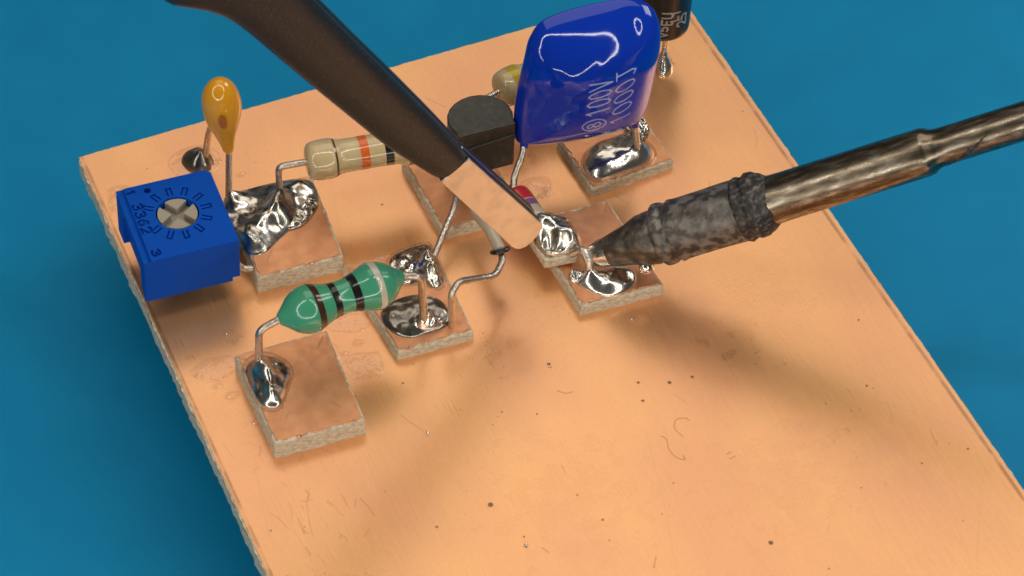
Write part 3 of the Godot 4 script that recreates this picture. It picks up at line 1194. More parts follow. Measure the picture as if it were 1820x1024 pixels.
func front_resistor() -> void:
	var a := Vector3(13.0, 5.35, 11.25)
	var dir := Vector3(5.63, 0, 0.85).normalized()
	var b := a + dir * 8.6
	var t := thing("beige_resistor", "beige resistor with orange and black bands, passing behind the tweezers", "resistor", Vector3(11.2, 1.5, 10.8))
	var prof := smooth_prof([Vector2(0, 0.0), Vector2(0.02, 0.75), Vector2(0.25, 1.22), Vector2(0.8, 1.38), Vector2(1.7, 1.4), Vector2(2.1, 1.28), Vector2(2.6, 1.18), Vector2(4.3, 1.16), Vector2(6.0, 1.18), Vector2(6.5, 1.28), Vector2(6.9, 1.4), Vector2(7.8, 1.38), Vector2(8.35, 1.22), Vector2(8.58, 0.75), Vector2(8.6, 0.0)])
	banded(t, a, b, prof, M.resistor_beige, [[1.93, 2.07, "band_dark"], [3.7, 4.3, "band_orange"], [5.4, 5.95, "band_black"], [7.0, 7.55, "band_brown"]])
	lead(t, [Vector3(11.18, 1.6, 10.73), Vector3(11.2, 5.2, 10.78), Vector3(13.1, 5.4, 11.27)])
	lead(t, [b - dir * 0.1, b + dir * 1.2, b + dir * 1.35 + Vector3(0, -4.2, 0.3)])

func rear_resistor() -> void:
	var a := Vector3(28.45, 4.0, 8.8)
	var dir := Vector3(1.0, 0.0, -0.16).normalized()
	var b := a + dir * 8.4
	var t := thing("beige_resistor", "beige resistor with a yellow band, half hidden behind the blue capacitor", "resistor", Vector3(28.0, 1, 9.0))
	var prof := smooth_prof([Vector2(0, 0.0), Vector2(0.02, 0.75), Vector2(0.25, 1.2), Vector2(0.8, 1.36), Vector2(1.7, 1.38), Vector2(2.1, 1.26), Vector2(2.6, 1.15), Vector2(5.8, 1.15), Vector2(6.3, 1.26), Vector2(6.7, 1.38), Vector2(7.6, 1.36), Vector2(8.15, 1.2), Vector2(8.38, 0.75), Vector2(8.4, 0.0)])
	banded(t, a, b, prof, M.resistor_beige, [[0.95, 1.75, "band_yellow"], [3.0, 3.5, "band_violet"], [4.4, 4.9, "band_brown"]])
	lead(t, [Vector3(25.0, 1.0, 9.9), Vector3(25.6, 3.6, 9.3), a + dir * 0.1])
	lead(t, [b - dir * 0.1, b + dir * 1.5, b + dir * 1.6 + Vector3(0, -3.9, 0)])

func inductor() -> void:
	var a := Vector3(6.15, 6.3, 24.27)
	var b := Vector3(15.05, 6.2, 23.8)
	var t := thing("green_inductor", "green inductor with brown, black and white bands across two pads", "inductor", Vector3(10.5, 1.5, 24.2))
	var L := (b - a).length()
	var prof := smooth_prof([Vector2(0, 0), Vector2(0.03, 0.3), Vector2(0.5, 0.74), Vector2(1.1, 1.28), Vector2(1.8, 1.58), Vector2(2.4, 1.6), Vector2(3.1, 1.38), Vector2(3.8, 1.18), Vector2(4.8, 1.13), Vector2(5.6, 1.32), Vector2(6.4, 1.58), Vector2(7.1, 1.58), Vector2(7.8, 1.27), Vector2(8.4, 0.74), Vector2(L - 0.05, 0.36), Vector2(L, 0.0)], 5)
	banded(t, a, b, prof, M.inductor_green, [[2.35, 2.82, "band_brown"], [3.65, 4.12, "band_black"], [5.0, 5.52, "band_black"], [6.62, 7.06, "band_white"]])
	lead(t, [Vector3(4.68, 1.6, 24.28), Vector3(4.8, 5.9, 24.33), Vector3(6.3, 6.32, 24.27)], 0.25, 0.6)
	lead(t, [Vector3(16.33, 1.0, 24.37), Vector3(16.1, 6.15, 24.25), Vector3(14.9, 6.22, 23.8)], 0.27, 0.6)

func transistor() -> void:
	var t := thing("transistor", "black transistor with a rounded back and a flat face, behind the tweezers", "transistor", Vector3(24.6, 1.0, 13.2))
	# a D seen from above: flat towards the viewer
	var c := Vector2(25.1, 13.15)
	var pts: Array = [Vector2(-2.1, 1.35), Vector2(2.1, 1.35)]
	for k in 15:
		var a := deg_to_rad(24.0 - 228.0 * k / 14.0)
		pts.append(Vector2(cos(a) * 2.3, sin(a) * 2.1))
	var poly := PackedVector2Array()
	for p in pts:
		poly.append(c + (p as Vector2).rotated(0.05))
	poly = round_poly(Array(poly), 0.07, 2)
	var mb := MB.new()
	mb.extrude(poly, 2.95, 6.95, 0.09, Transform3D(Basis(Vector3.RIGHT, Vector3.BACK, Vector3.UP), Vector3.ZERO), 1.0, true)
	part("body", mb, M.transistor_black, t)
	# the flat face stands a little proud below a step
	mb = MB.new()
	var fr := Transform3D(Basis(Vector3.RIGHT, Vector3.UP, Vector3.BACK).rotated(Vector3.UP, -0.05), Vector3(c.x - 0.06, 0, c.y))
	mb.extrude(round_poly([Vector2(-2.0, 2.98), Vector2(2.04, 2.98), Vector2(2.04, 5.95), Vector2(-2.0, 5.55)], 0.06, 2), 1.2, 1.52, 0.05, fr)
	part("face", mb, M.transistor_black, t)
	lead(t, [Vector3(18.73, 1.1, 19.64), Vector3(21.6, 2.75, 16.9), Vector3(23.2, 2.7, 14.4), Vector3(23.2, 3.1, 13.9)], 0.24)
	lead(t, [Vector3(24.5, 1.0, 13.4), Vector3(24.5, 3.1, 13.4)], 0.24)
	lead(t, [Vector3(25.8, 1.0, 13.2), Vector3(25.8, 3.1, 13.2)], 0.24)

func blue_capacitor() -> void:
	var ctr := Vector3(32.4, 9.55, 14.55)
	var t := thing("blue_capacitor", "large glossy blue dipped capacitor standing at the back, printed with its value", "capacitor", Vector3(32.4, 1.0, 14.5))
	var yaw := -0.15
	var fr := Transform3D(Basis(Vector3.UP, yaw) * Basis(Vector3.RIGHT, -0.03), ctr)
	# print on a picture that covers the front
	var N := 512
	var im := Image.create(N, N, false, Image.FORMAT_RGB8)
	im.fill(lin(0.003, 0.036, 0.44))
	var ink := lin(0.42, 0.44, 0.72)
	var sp := func(x: float, y: float) -> Vector2: return Vector2((x / 11.0 + 0.5) * N, (0.5 - y / 12.6) * N)
	var strokes: Array = word("100V", Vector2(0.85, -1.3), Vector2(0.03, 0.56), Vector2(-1.63, -0.2), 0.42) + word("1000J", Vector2(2.5, -2.65), Vector2(0.04, 0.72), Vector2(-1.45, -0.3), 0.44) + word("8", Vector2(0.33, -2.62), Vector2(0.0, 0.45), Vector2(-0.95, -0.15))
	var oval: Array = []
	for k in 25:
		var a := TAU * k / 24.0
		oval.append(Vector2(-0.12, -2.45) + Vector2(cos(a) * 0.85, sin(a) * 0.6))
	strokes.append(oval)
	for s in strokes:
		var q: Array = []
		for p in s:
			q.append(sp.call(p.x, p.y))
		stroke(im, q, 5.2, ink, 0.95)
	M.blue_dip.albedo_texture = ImageTexture.create_from_image(im)
	# outline of the dipped body, front view
	var ol := loop2(V2([-4.45, 2.4, -4.0, 3.7, -2.9, 4.5, 0.0, 4.85, 3.1, 4.8, 4.5, 4.25, 5.05, 2.9, 5.0, 0.3, 4.7, -3.9, 3.6, -5.1, 0.0, -5.4, -4.0, -5.3, -4.8, -4.2, -4.85, -0.5]), 9)
	var f := noise(95, 0.16, 3)
	var mb := MB.new()
	var rows: Array = []
	var uvs: Array = []
	for i in 63:
		var side := 1.0 if i < 32 else -1.0
		var s := maxf(sin(minf(i, 62 - i) / 31.0 * PI * 0.5), 0.003)
		var row := PackedVector3Array()
		var uv := PackedVector2Array()
		for k in ol.size() + 1:
			var o := ol[k % ol.size()]
			var q := o * s
			q.x += 0.05 * q.y - 0.08
			var prof := pow(maxf(0.0, 1.0 - pow(s, 3.0)), 0.55)
			# the head is rounded over backwards, like the end of a bean
			var drop := 4.2 * (1.0 - sqrt(1.0 - pow(clampf((q.y - 0.7) / 5.3, 0.0, 0.97), 2.0)))
			var lump := 0.15 * f.get_noise_2d(q.x * 1.1 + 9.0, q.y * 1.2) * (1.0 - s * s) + 0.03 * f.get_noise_2d(q.x * 4.0, q.y * 4.0) * (1.0 - s * s)
			# a small dent near the right shoulder
			lump -= 0.28 * exp(-Vector2(q.x - 2.9, q.y - 4.0).length_squared() / 0.5)
			var z := 2.6 * prof - drop - 0.032 * q.x * q.x * (1.0 - pow(s, 4.0)) + lump
			if side < 0:
				z = -drop * pow(s, 3.0) - 1.9 * prof * (1.0 - drop / 5.2)
			row.append(fr * Vector3(q.x, q.y, z))
			uv.append(Vector2(q.x / 11.0 + 0.5, 0.5 - q.y / 12.6) if side > 0 else Vector2(0.02, 0.02))
		rows.append(row)
		uvs.append(uv)
	mb.grid(rows, true, Vector3.ZERO, uvs, true, true)
	part("body", mb, M.blue_dip, t)
	# the dip has run a little way down each lead
	for q in [[Vector3(28.3, 5.6, 14.1), Vector3(27.75, 4.3, 14.75)], [Vector3(36.0, 5.2, 15.2), Vector3(36.05, 3.9, 15.45)]]:
		var dr := MB.new()
		var pts := PackedVector3Array()
		for k in 8:
			pts.append((q[0] as Vector3).lerp(q[1], k / 7.0))
		dr.tube(pts, 0.5, 16, PackedFloat32Array([0.7, 0.68, 0.6, 0.5, 0.41, 0.34, 0.29, 0.26]))
		part("drip", dr, M.blue_dip_plain, t)
	lead(t, [Vector3(26.35, 2.5, 16.4), Vector3(26.6, 2.8, 15.8), Vector3(27.6, 4.0, 15.0), Vector3(28.1, 5.2, 14.2)], 0.25)
	lead(t, [Vector3(36.3, 1.1, 16.0), Vector3(36.1, 2.5, 15.8), Vector3(36.0, 4.8, 15.2)], 0.24)

func electrolytic() -> void:
	var c := Vector3(42.55, 3.4, 6.5)
	var t := thing("electrolytic_capacitor", "black cylindrical capacitor with pale print, cut off by the top edge", "capacitor", Vector3(42.5, 0, 6.6))
	var W := 512
	var H := 320
	var im := Image.create(W, H, false, Image.FORMAT_RGB8)
	im.fill(lin(0.012, 0.011, 0.011))
	var ink := lin(0.42, 0.39, 0.36)
	# sleeve: 12.6 mm round, 8 mm tall
	var strokes: Array = []
	for q in [["V5", 0.795, 0.02, 20.0, 26.0], ["FU", 0.775, 0.2, 22.0, 30.0], ["11", 0.73, 0.2, 26.0, 26.0], ["25", 0.675, 0.14, 22.0, 32.0]]:
		strokes += word(q[0], Vector2(q[1] * W, q[2] * H), Vector2(0, q[3]), Vector2(q[4], 0), 0.4)
	for s in strokes:
		stroke(im, s, 7.0, ink)
	var m := mat("black_sleeve", Color(1, 1, 1), 0.28)
	m.albedo_texture = ImageTexture.create_from_image(im)
	var mb := MB.new()
	mb.lathe([Vector2(0, 0), Vector2(0, 1.5), Vector2(0.05, 1.8), Vector2(0.25, 1.97), Vector2(0.5, 2.0), Vector2(0.5, 2.0), Vector2(7.3, 2.0), Vector2(7.3, 2.0), Vector2(7.6, 1.9), Vector2(7.75, 1.6), Vector2(7.75, 1.6), Vector2(7.75, 0)], along(c, Vector3.UP, Vector3(0, 0, 1)), 56)
	for i in mb.u.size():
		mb.u[i].y = clampf((mb.u[i].y * 10.0 - 0.5) / 6.8, 0.0, 1.0)
	part("sleeve", mb, m, t)
	lead(t, [Vector3(42.3, 0.2, 7.6), Vector3(42.5, 1.4, 7.4), Vector3(42.6, 3.6, 7.2)], 0.22)
	lead(t, [Vector3(42.7, 0.1, 5.2), Vector3(42.6, 3.6, 5.7)], 0.22)

func banded_part() -> void:
	var a := Vector3(26.05, 2.5, 16.9)
	var b := Vector3(26.35, 2.4, 20.4)
	var t := thing("tubular_capacitor", "small pale tubular part with red and violet bands, behind the tweezer tips", "capacitor", Vector3(26.4, 1.0, 18.5))
	var prof := smooth_prof([Vector2(0, 0), Vector2(0.02, 0.55), Vector2(0.2, 0.95), Vector2(0.6, 1.08), Vector2(2.0, 1.08), Vector2(2.8, 1.06), Vector2(3.25, 0.9), Vector2(3.48, 0.5), Vector2(3.5, 0)])
	banded(t, a, b, prof, M.tube_grey, [[0.28, 1.5, "band_red"], [1.6, 2.15, "band_violet"]])
	lead(t, [a, a + Vector3(0.1, -0.1, -0.5), Vector3(26.45, 2.5, 16.1)], 0.24)

func ringed_lead() -> void:
	var t := thing("ringed_lead", "bent bare lead with a dark ring, rising from the middle pad to the tweezers", "lead", Vector3(18.04, 0.9, 24.88))
	var mb := MB.new()
	var up := Vector3(0.10, 0.06, -1.0).normalized()
	mb.tube(bent([Vector3(18.04, 0.85, 24.95), Vector3(17.95, 4.4, 25.0), Vector3(18.7, 4.7, 24.5), Vector3(21.6, 3.3, 23.9), Vector3(22.75, 3.0, 22.6), Vector3(22.95, 3.0, 21.8), Vector3(23.0, 3.0, 21.0)], 0.6), 0.24)
	part("wire", mb, M.tinned_wire, t)
	mb = MB.new()
	var c := Vector3(22.93, 3.05, 21.75)
	mb.lathe([Vector2(-0.16, 0.22), Vector2(-0.16, 0.6), Vector2(-0.08, 0.72), Vector2(0.08, 0.72), Vector2(0.16, 0.6), Vector2(0.16, 0.22)], along(c, Vector3(0.0, 0.75, -0.66)), 32)
	part("ring", mb, M.band_black, t)
	mb = MB.new()
	mb.tube(bent([c + Vector3(0, 0.05, -0.05), Vector3(23.0, 3.2, 20.0), Vector3(23.0, 2.4, 17.4)], 0.8), 0.40, 18)
	part("sleeve", mb, M.tube_grey, t)

# ---------------------------------------------------------------- solder
func joint(label: String, mb: MB, m: Material, at: Vector3) -> MeshInstance3D:
	var o := single("solder_joint", label, "solder joint", mb, m, at, "solder joints on the board and pads")
	o.set_meta("origin", at)
	return o

# clear amber flux that has spread a little past a joint
func amber(o: Node3D, outline: Array, y0: float, grow: float, sd: int) -> void:
	var c := Vector2.ZERO
	for p in outline:
		c += p / outline.size()
	var pts: Array = []
	for p in outline:
		pts.append(c + (p - c) * grow)
	part("flux_residue", dome(pts, y0, 0.10, 4.0, 1.0, [], 0.04, 1.2, sd, 18, 66), M.flux_amber, o)

func joints() -> void:
	var mb: MB
	mb = dome(V2([3.98, 23.56, 5.41, 23.0, 6.46, 24.08, 6.5, 25.14, 5.88, 26.12, 5.0, 27.25, 4.05, 27.0, 3.75, 25.72]), 1.5, 0.34, 2.2, 0.6, [[4.7, 24.4, 1.3, 0.62, 1.3], [4.95, 25.4, 1.0, 0.75, 2.0], [4.7, 26.5, 0.5, 0.5, 2.0]], 0.15, 0.8, 101)
	amber(joint("bright lumpy solder joint holding the inductor's left lead", mb, M.solder_dirty, Vector3(5, 1.5, 25)), V2([3.98, 23.56, 5.41, 23.0, 6.46, 24.08, 6.5, 25.14, 5.88, 26.12, 5.0, 27.25, 4.05, 27.0, 3.75, 25.72]), 1.5, 1.17, 141)
	mb = dome(V2([7.75, 8.9, 9.6, 8.7, 11.25, 8.8, 13.1, 9.1, 13.95, 9.9, 13.6, 11.9, 12.56, 12.79, 11.16, 13.3, 10.21, 13.75, 8.7, 14.6, 7.6, 14.4, 7.2, 12.94, 7.4, 11.0]), 1.5, 0.42, 3.0, 0.6, [[8.1, 9.1, 0.9, 0.7, 1.4], [11.18, 10.9, 1.2, 0.75, 1.4], [10.6, 11.8, 0.85, 0.8, 2.0], [7.9, 13.3, 0.7, 0.8, 2.0], [9.4, 12.4, 0.7, 0.9, 2.0], [12.6, 10.2, 0.3, 0.9, 2.0]], 0.20, 0.42, 102, 40, 130)
	joint("wide ragged solder bridge between trimmer, yellow capacitor and resistor", mb, M.solder_dirty, Vector3(10, 1.5, 11))
	mb = dome(V2([10.6, 13.2, 11.2, 12.5, 12.4, 11.6, 13.3, 11.0, 13.6, 11.8, 12.7, 12.8, 11.6, 13.4]), 1.62, 0.32, 2.4, 0.6, [], 0.18, 1.1, 113, 24, 80)
	joint("crumbly burnt edge of the wide solder bridge, towards the pad's bare front", mb, M.solder_dirty, Vector3(12, 1.62, 12.4))
	mb = dome(V2([13.95, 22.4, 14.85, 21.55, 16.71, 21.5, 18.15, 22.48, 18.35, 23.82, 17.9, 24.75, 16.66, 25.0, 15.09, 24.85, 14.15, 23.97]), 0.9, 0.5, 3.0, 0.6, [], 0.14, 0.6, 103)
	var o: Node3D = joint("flat grey solder joint at the inductor's right lead", mb, M.solder_dull, Vector3(16.2, 0.9, 23.3))
	o.set_meta("origin", Vector3(16.2, 0.9, 23.3))
	mb = dome(V2([15.5, 24.3, 15.9, 23.6, 16.4, 23.4, 17.0, 23.7, 17.6, 24.4, 17.3, 24.85, 16.4, 24.9]), 1.25, 0.2, 2.0, 0.6, [[16.33, 24.2, 1.0, 0.42, 1.5], [16.9, 24.45, 0.3, 0.4, 2.0]], 0.22, 1.4, 104, 24, 80)
	part("bright_cone", mb, M.solder_bright, o)
	mb = dome(V2([16.2, 18.4, 16.81, 17.7, 18.6, 17.5, 19.45, 17.9, 19.4, 19.7, 19.1, 21.1, 18.34, 21.5, 17.62, 20.8, 16.56, 20.37, 16.14, 19.39]), 0.9, 0.30, 2.6, 0.6, [[18.6, 19.5, 1.5, 0.6, 1.2], [18.5, 20.5, 0.7, 0.7, 2.0]], 0.24, 0.8, 105)
	amber(joint("crumbly solder joint where the transistor lead meets the middle pad", mb, M.solder_dirty, Vector3(18, 0.9, 19.5)), V2([16.2, 18.4, 16.81, 17.7, 18.6, 17.5, 19.45, 17.9, 19.4, 19.7, 19.1, 21.1, 18.34, 21.5, 17.62, 20.8, 16.56, 20.37, 16.14, 19.39]), 0.9, 1.12, 142)
	mb = dome(V2([27.3, 24.9, 28.0, 24.2, 29.5, 24.3, 31.2, 25.0, 31.3, 26.0, 30.3, 26.8, 28.9, 26.8, 27.9, 26.0]), 1.0, 0.75, 2.2, 0.65, [[28.3, 24.9, 0.5, 0.5, 2.0]], 0.10, 0.5, 106)
	joint("smooth bright pool of solder under the iron's tip", mb, M.solder_bright, Vector3(29.4, 1.0, 25.6))
	mb = dome(V2([26.95, 24.2, 27.4, 23.7, 28.1, 23.9, 28.2, 24.5, 27.6, 24.8, 27.1, 24.7]), 1.0, 0.5, 2.0, 0.6, [], 0.3, 1.4, 107, 20, 60)
	joint("small burnt flux and solder lump left of the bright pool", mb, M.solder_dirty, Vector3(27.5, 1.0, 24.2))
	mb = dome(V2([32.3, 15.2, 33.6, 13.7, 36.4, 13.5, 37.5, 14.5, 37.6, 15.9, 36.6, 16.75, 34.25, 16.95, 32.6, 16.7]), 0.9, 1.15, 2.4, 0.62, [[36.3, 15.8, 0.5, 0.6, 1.8]], 0.12, 0.5, 108)
	amber(joint("long shiny solder joint in front of the blue capacitor", mb, M.solder_bright, Vector3(35, 0.9, 15.6)), V2([32.3, 15.2, 33.6, 13.7, 36.4, 13.5, 37.5, 14.5, 37.6, 15.9, 36.6, 16.75, 34.25, 16.95, 32.6, 16.7]), 0.9, 1.06, 143)
	mb = dome(V2([36.5, 13.1, 37.4, 12.3, 38.2, 12.4, 38.3, 13.8, 37.6, 14.4, 36.7, 14.0]), 0.9, 0.7, 2.0, 0.6, [], 0.35, 1.1, 109)
	joint("rough dark solder lump at the back corner of the rear pad", mb, M.solder_dirty, Vector3(37.4, 0.9, 13.3))
	mb = dome(V2([6.5, 3.3, 7.0, 2.5, 8.0, 2.4, 8.6, 3.1, 8.6, 4.1, 7.96, 4.73, 6.9, 4.43]), 0.0, 0.7, 2.2, 0.6, [[7.8, 3.8, 0.8, 0.5, 1.4]], 0.08, 0.6, 110)
	joint("round solder joint on bare copper behind the yellow capacitor", mb, M.solder_dull, Vector3(7.6, 0, 3.5))
	mb = dome(V2([41.7, 8.0, 41.9, 7.2, 42.5, 6.7, 43.1, 6.9, 43.2, 7.7, 42.7, 8.4, 42.0, 8.5]), 0.0, 0.55, 2.0, 0.6, [[42.4, 7.5, 1.5, 0.5, 1.4]], 0.05, 0.7, 111)
	joint("tall bright solder cone under the black cylindrical capacitor", mb, M.solder_bright, Vector3(42.4, 0, 7.6))
	# the lump on the small tilted slab that the tweezers touch
	var t := thing("pad_offcut", "small offcut of board under a shiny solder lump, between tweezers and iron", "board offcut", Vector3(27.0, 1.0, 21.9))
	var fr := Transform3D(Basis(Vector3.RIGHT, Vector3.BACK, Vector3.UP), Vector3(0, 0, 0))
	mb = MB.new()
	mb.extrude(round_poly(V2([25.65, 20.3, 25.72, 23.0, 28.1, 23.35, 28.35, 20.4]), 0.15, 3, 6), 1.25, 2.05, 0.08, fr)
	part("base_plate", mb, M.fibreglass, t)
	mb = dome(V2([25.78, 20.6, 26.6, 19.4, 27.8, 19.4, 28.7, 20.6, 28.85, 22.1, 28.35, 23.1, 27.3, 23.05, 26.2, 22.85, 25.82, 22.2]), 2.02, 1.15, 2.4, 0.55, [[26.6, 20.5, 1.1, 0.8, 2.0], [28.0, 22.0, 0.35, 0.6, 2.0], [26.5, 22.1, -0.7, 0.5, 2.0]], 0.45, 0.42, 112, 40, 120)
	part("solder_lump", mb, M.solder_dirty, t)
	# a stub of lead standing between lump and pool
	mb = MB.new()
	mb.tube(bent([Vector3(27.6, 2.2, 23.2), Vector3(28.2, 2.9, 23.6), Vector3(28.35, 2.4, 24.4), Vector3(28.4, 1.2, 24.9)], 0.4), 0.3)
	part("lead", mb, M.tinned_wire, t)

# ---------------------------------------------------------------- tweezers
func tweezers() -> void:
	var t := thing("tweezers", "black coated tweezers with bare metal tips, reaching in from the top left", "tweezers", Vector3(23.5, 5.8, 23.5))
	# outline in the plane facing the viewer: coated part, then bare tip
	var left := V2([-3.2, 44.5, -1.4, 41.2, 0.09, 38.15, 0.5, 36.6, 1.16, 35.5, 1.9, 34.95, 3.2, 34.2, 4.46, 33.15, 5.71, 31.47, 7.3, 29.0, 9.28, 25.95, 12.04, 21.77, 14.21, 18.58, 17.36, 14.62])
	var right := V2([19.35, 16.0, 17.3, 19.69, 14.4, 24.62, 12.3, 28.11, 10.95, 30.41, 9.65, 32.65, 8.3, 35.32, 5.5, 41.0, 3.5, 45.0])
	var tip_poly := V2([17.42, 14.66, 22.5, 6.35, 22.75, 6.0, 23.1, 5.72, 23.6, 5.75, 24.1, 6.1, 24.5, 6.6, 24.78, 7.2, 24.75, 7.5, 19.35, 16.0])
	var edges: Array = []
	for e in [left, right]:
		var c := PackedVector2Array()
		for i in e.size() - 1:
			for k in 6:
				c.append((e[i] as Vector2).cubic_interpolate(e[i + 1], e[maxi(i - 1, 0)], e[mini(i + 2, e.size() - 1)], k / 6.0))
		c.append(e[-1])
		edges.append(c)
	edges[1].reverse()
	for arm in 2:
		var z := 24.3 if arm == 0 else 23.2
		# stations from the far end to the coat's end, each a flat bar with a gently crowned face and rounded edges
		var rows: Array = []
		var N := 60
		for i in N + 1:
			var f := float(i) / N
			var p := along_line(edges[0], f)
			var q := along_line(edges[1], f)
			var w: float = p.distance_to(q)
			var shut := 1.0 if i < N else 0.93
			var row := PackedVector3Array()
			var prof: Array = []
			for k in 25:
				var s := -1.0 + k / 12.0
				prof.append([s * 0.5 * w, z - 0.30 * pow(absf(s), 3.0) - 0.12 * pow(absf(s), 16.0)])
			for k in 7:
				var s := 1.0 - k / 3.0
				prof.append([s * 0.5 * w * 0.985, z - 0.95 + 0.1 * pow(absf(s), 8.0)])
			for k in prof:
				var m: Vector2 = (p + q) / 2 + (q - p) / w * k[0] * shut
				row.append(Vector3(m.x, m.y, z - 0.45 + (k[1] - z + 0.45) * shut))
			row.append(row[0])
			rows.append(row)
		var mb := MB.new()
		mb.grid(rows, true)
		for e in [0, N]:
			var mid := Vector3.ZERO
			for p in rows[e]:
				mid += p / rows[e].size()
			for k in rows[e].size() - 1:
				mb.tri(mid, rows[e][k], rows[e][k + 1], mid - (rows[1 if e == 0 else N - 1][0] + rows[1 if e == 0 else N - 1][12]) / 2)
		var arm_part := part("arm", mb, M.coating_black, t)
		mb = MB.new()
		mb.extrude(round_poly(tip_poly, 0.09, 2), z - 0.86, z - 0.2, 0.05, Transform3D.IDENTITY, 1.0, true)
		part("tip", mb, M.coating_black, arm_part)
		mb = MB.new()
		mb.extrude(round_poly(tip_poly, 0.09, 2), z - 0.21, z - 0.06, 0.03, Transform3D.IDENTITY, 1.0, true)
		part("bare_face", mb, M.bare_steel, arm_part, "bare brushed steel face of the tip")

func along_line(c: PackedVector2Array, f: float) -> Vector2:
	var total := 0.0
	for i in c.size() - 1:
		total += c[i].distance_to(c[i + 1])
	var want := total * f
	for i in c.size() - 1:
		var l := c[i].distance_to(c[i + 1])
		if want <= l or i == c.size() - 2:
			return c[i].lerp(c[i + 1], clampf(want / maxf(l, 1e-6), 0, 1))
		want -= l
	return c[-1]

# ---------------------------------------------------------------- soldering iron
func iron() -> void:
	var a := Vector3(29.0, 2.25, 24.0)
	var d := (Vector3(52.551, 17.5, 35.787) - a).normalized()
	var t := thing("soldering_iron", "worn soldering iron with a crusted barrel, coming in from the right", "soldering iron", a)
	var fr := along(a, d)
	var f := noise(121, 0.09, 4)
	var mb := MB.new()
	mb.lathe([Vector2(-0.3, 0), Vector2(-0.3, 0.55), Vector2(-0.15, 0.72), Vector2(0.5, 0.95), Vector2(1.2, 1.02)], fr, 40, f, 0.22)
	part("tinned_tip", mb, M.solder_dirty, t)
	mb = MB.new()
	mb.lathe([Vector2(1, 0.558), Vector2(1.05, 1.04), Vector2(1.6, 1.19), Vector2(2.6, 1.4), Vector2(3.6, 1.72), Vector2(4.4, 1.86), Vector2(4.9, 1.72), Vector2(5.3, 1.68)], fr, 56, f, 0.08)
	part("tip_cone", mb, M.iron_cone, t)
	mb = MB.new()
	mb.lathe([Vector2(4.8, 1.63), Vector2(4.85, 1.98), Vector2(5, 2.15), Vector2(5.3, 2.17), Vector2(5.6, 2.08), Vector2(5.75, 1.98), Vector2(5.95, 1.98), Vector2(6.1, 2.13), Vector2(6.5, 2.08), Vector2(7, 2.08), Vector2(8.5, 2.09), Vector2(10.2, 2.11), Vector2(10.9, 2.11)], fr, 72, f, 0.06)
	part("barrel", mb, M.iron_barrel, t)
	mb = MB.new()
	mb.lathe([Vector2(10.8, 1.89), Vector2(10.85, 2.13), Vector2(11.1, 2.24), Vector2(11.35, 2.15), Vector2(11.6, 2.13), Vector2(11.85, 2.29), Vector2(12.2, 2.25), Vector2(12.4, 2.11), Vector2(12.7, 1.98), Vector2(13, 1.76), Vector2(13.3, 1.63)], fr, 72, noise(122, 0.05, 2), 0.11)
	part("collar", mb, M.iron_crust, t)
	mb = MB.new()
	mb.lathe([Vector2(12.8, 1.68), Vector2(13.4, 1.65), Vector2(14.2, 1.63), Vector2(23, 1.6), Vector2(23.8, 1.59), Vector2(24.1, 1.53), Vector2(24.4, 1.33), Vector2(24.8, 1.26), Vector2(25.4, 1.24), Vector2(100, 1.24), Vector2(100, 1.24), Vector2(100, 0)], fr, 64, noise(123, 0.02, 2), 0.012)
	part("shaft", mb, M.iron_shaft, t)
	# a burnt streak across the thinner part of the shaft
	rows_patch(fr, t)
	# a bead of solder left under the cone
	mb = MB.new()
	mb.lathe([Vector2(-0.5, 0), Vector2(-0.45, 0.2), Vector2(-0.2, 0.42), Vector2(0.1, 0.45), Vector2(0.4, 0.25), Vector2(0.5, 0)], along(a + d * 3.4 + Vector3(-0.1, -1.35, 1.1), Vector3.UP), 24, f, 0.5)
	part("solder_bead", mb, M.solder_bright, t)

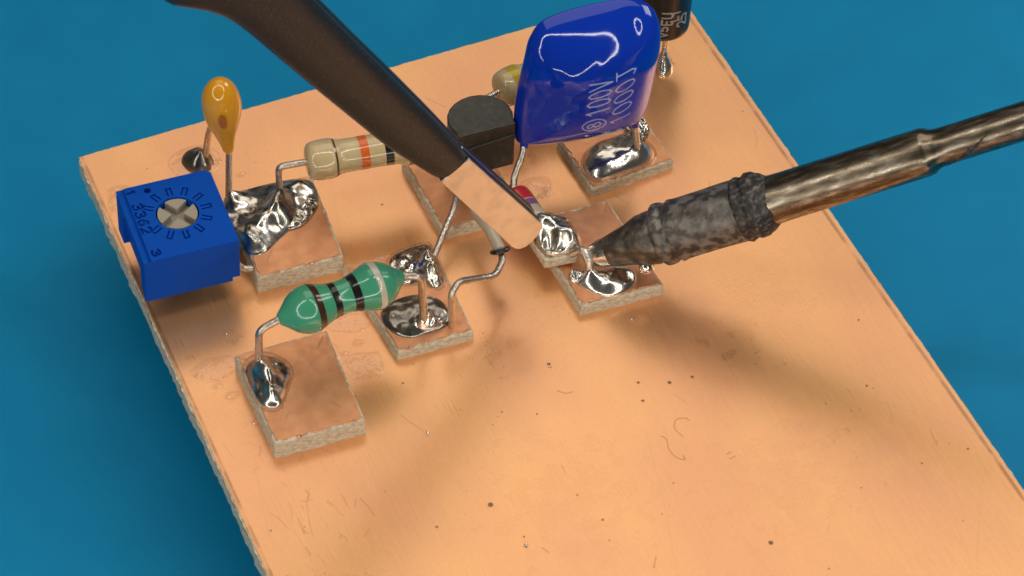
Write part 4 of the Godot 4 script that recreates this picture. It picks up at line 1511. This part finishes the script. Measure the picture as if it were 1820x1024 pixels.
# a dark crust a few hundredths thick that winds round the shaft
func rows_patch(fr: Transform3D, t: Node3D) -> void:
	var f := noise(131, 0.6, 3)
	var eye := fr.basis.inverse() * (Vector3(-25.6, 132, 123) - fr * Vector3(0, 26, 0)).normalized()
	var a0 := atan2(eye.z, eye.x)
	var low := fr.basis.inverse() * Vector3.DOWN
	var way := signf(wrapf(atan2(low.z, low.x) - a0, -PI, PI))
	var rows: Array = []
	for i in 41:
		var s := i / 40.0
		var row := PackedVector3Array()
		var mid := a0 + way * (1.5 - 1.45 * s)
		var wide := (0.06 + 0.30 * sin(PI * pow(s, 0.6))) * (1.0 + 0.5 * f.get_noise_1d(i * 0.7))
		for j in 9:
			var w := j / 4.0 - 1.0
			var r := 1.24 + 0.05 * (1.0 - w * w) + 0.03 * f.get_noise_2d(i, j * 2.0) - 0.02
			var a := mid + w * wide * (0.9 - 0.5 * s)
			row.append(fr * Vector3(cos(a) * r, 24.9 + 3.4 * s, sin(a) * r))
		rows.append(row)
	var mb := MB.new()
	mb.grid(rows, false, Vector3(0, 1, 0.5))
	part("burnt_streak", mb, M.iron_crust, t)

# ---------------------------------------------------------------- loose bits
func debris() -> void:
	var i := 0
	for q in [[52.0, -9.5, 0.35, 0.4, "tiny pale fleck of lint on the mat, beyond the board's right edge"], [-14.0, 32.5, 0.3, 1.9, "tiny pale fleck of lint on the mat, left of the board"], [67.0, 27.0, 0.3, 0.9, "tiny pale fleck of lint on the mat, below the soldering iron's shaft"]]:
		var mb := MB.new()
		var d: Vector3 = Vector3(cos(q[3]), 0, sin(q[3])) * q[2]
		var c := Vector3(q[0], -8.95, q[1])
		mb.tube(PackedVector3Array([c - d, c - d * 0.3 + Vector3(0, 0.05, 0.04), c + d * 0.4 + Vector3(0, 0.03, -0.03), c + d]), 0.05, 6)
		single("lint", q[4], "lint", mb, M.lamp_housing, c, "flecks of lint on the mat")
	for q in [[13.35, 32.02, 0.13, "tiny bright solder ball on bare copper, level with the front pad"], [15.67, 42.5, 0.12, "tiny bright solder ball on the bare copper near the front"], [23.02, 30.0, 0.10, "tiny bright solder ball in front of the iron's pad"], [29.83, 28.43, 0.10, "tiny bright solder ball just in front of the pad under the iron"], [4.1, 19.2, 0.09, "tiny bright solder ball in the trimmer's reflection"]]:
		var mb := MB.new()
		var prof: Array = []
		for k in 11:
			var a := PI * k / 10.0
			prof.append(Vector2(q[2] * (1.0 - cos(a)) - 0.03, q[2] * sin(a)))
		mb.lathe(prof, along(Vector3(q[0], 0, q[1]), Vector3.UP), 20)
		single("solder_ball", q[3], "solder ball", mb, M.solder_bright, Vector3(q[0], 0, q[1]), "tiny solder balls on the copper")
		i += 1
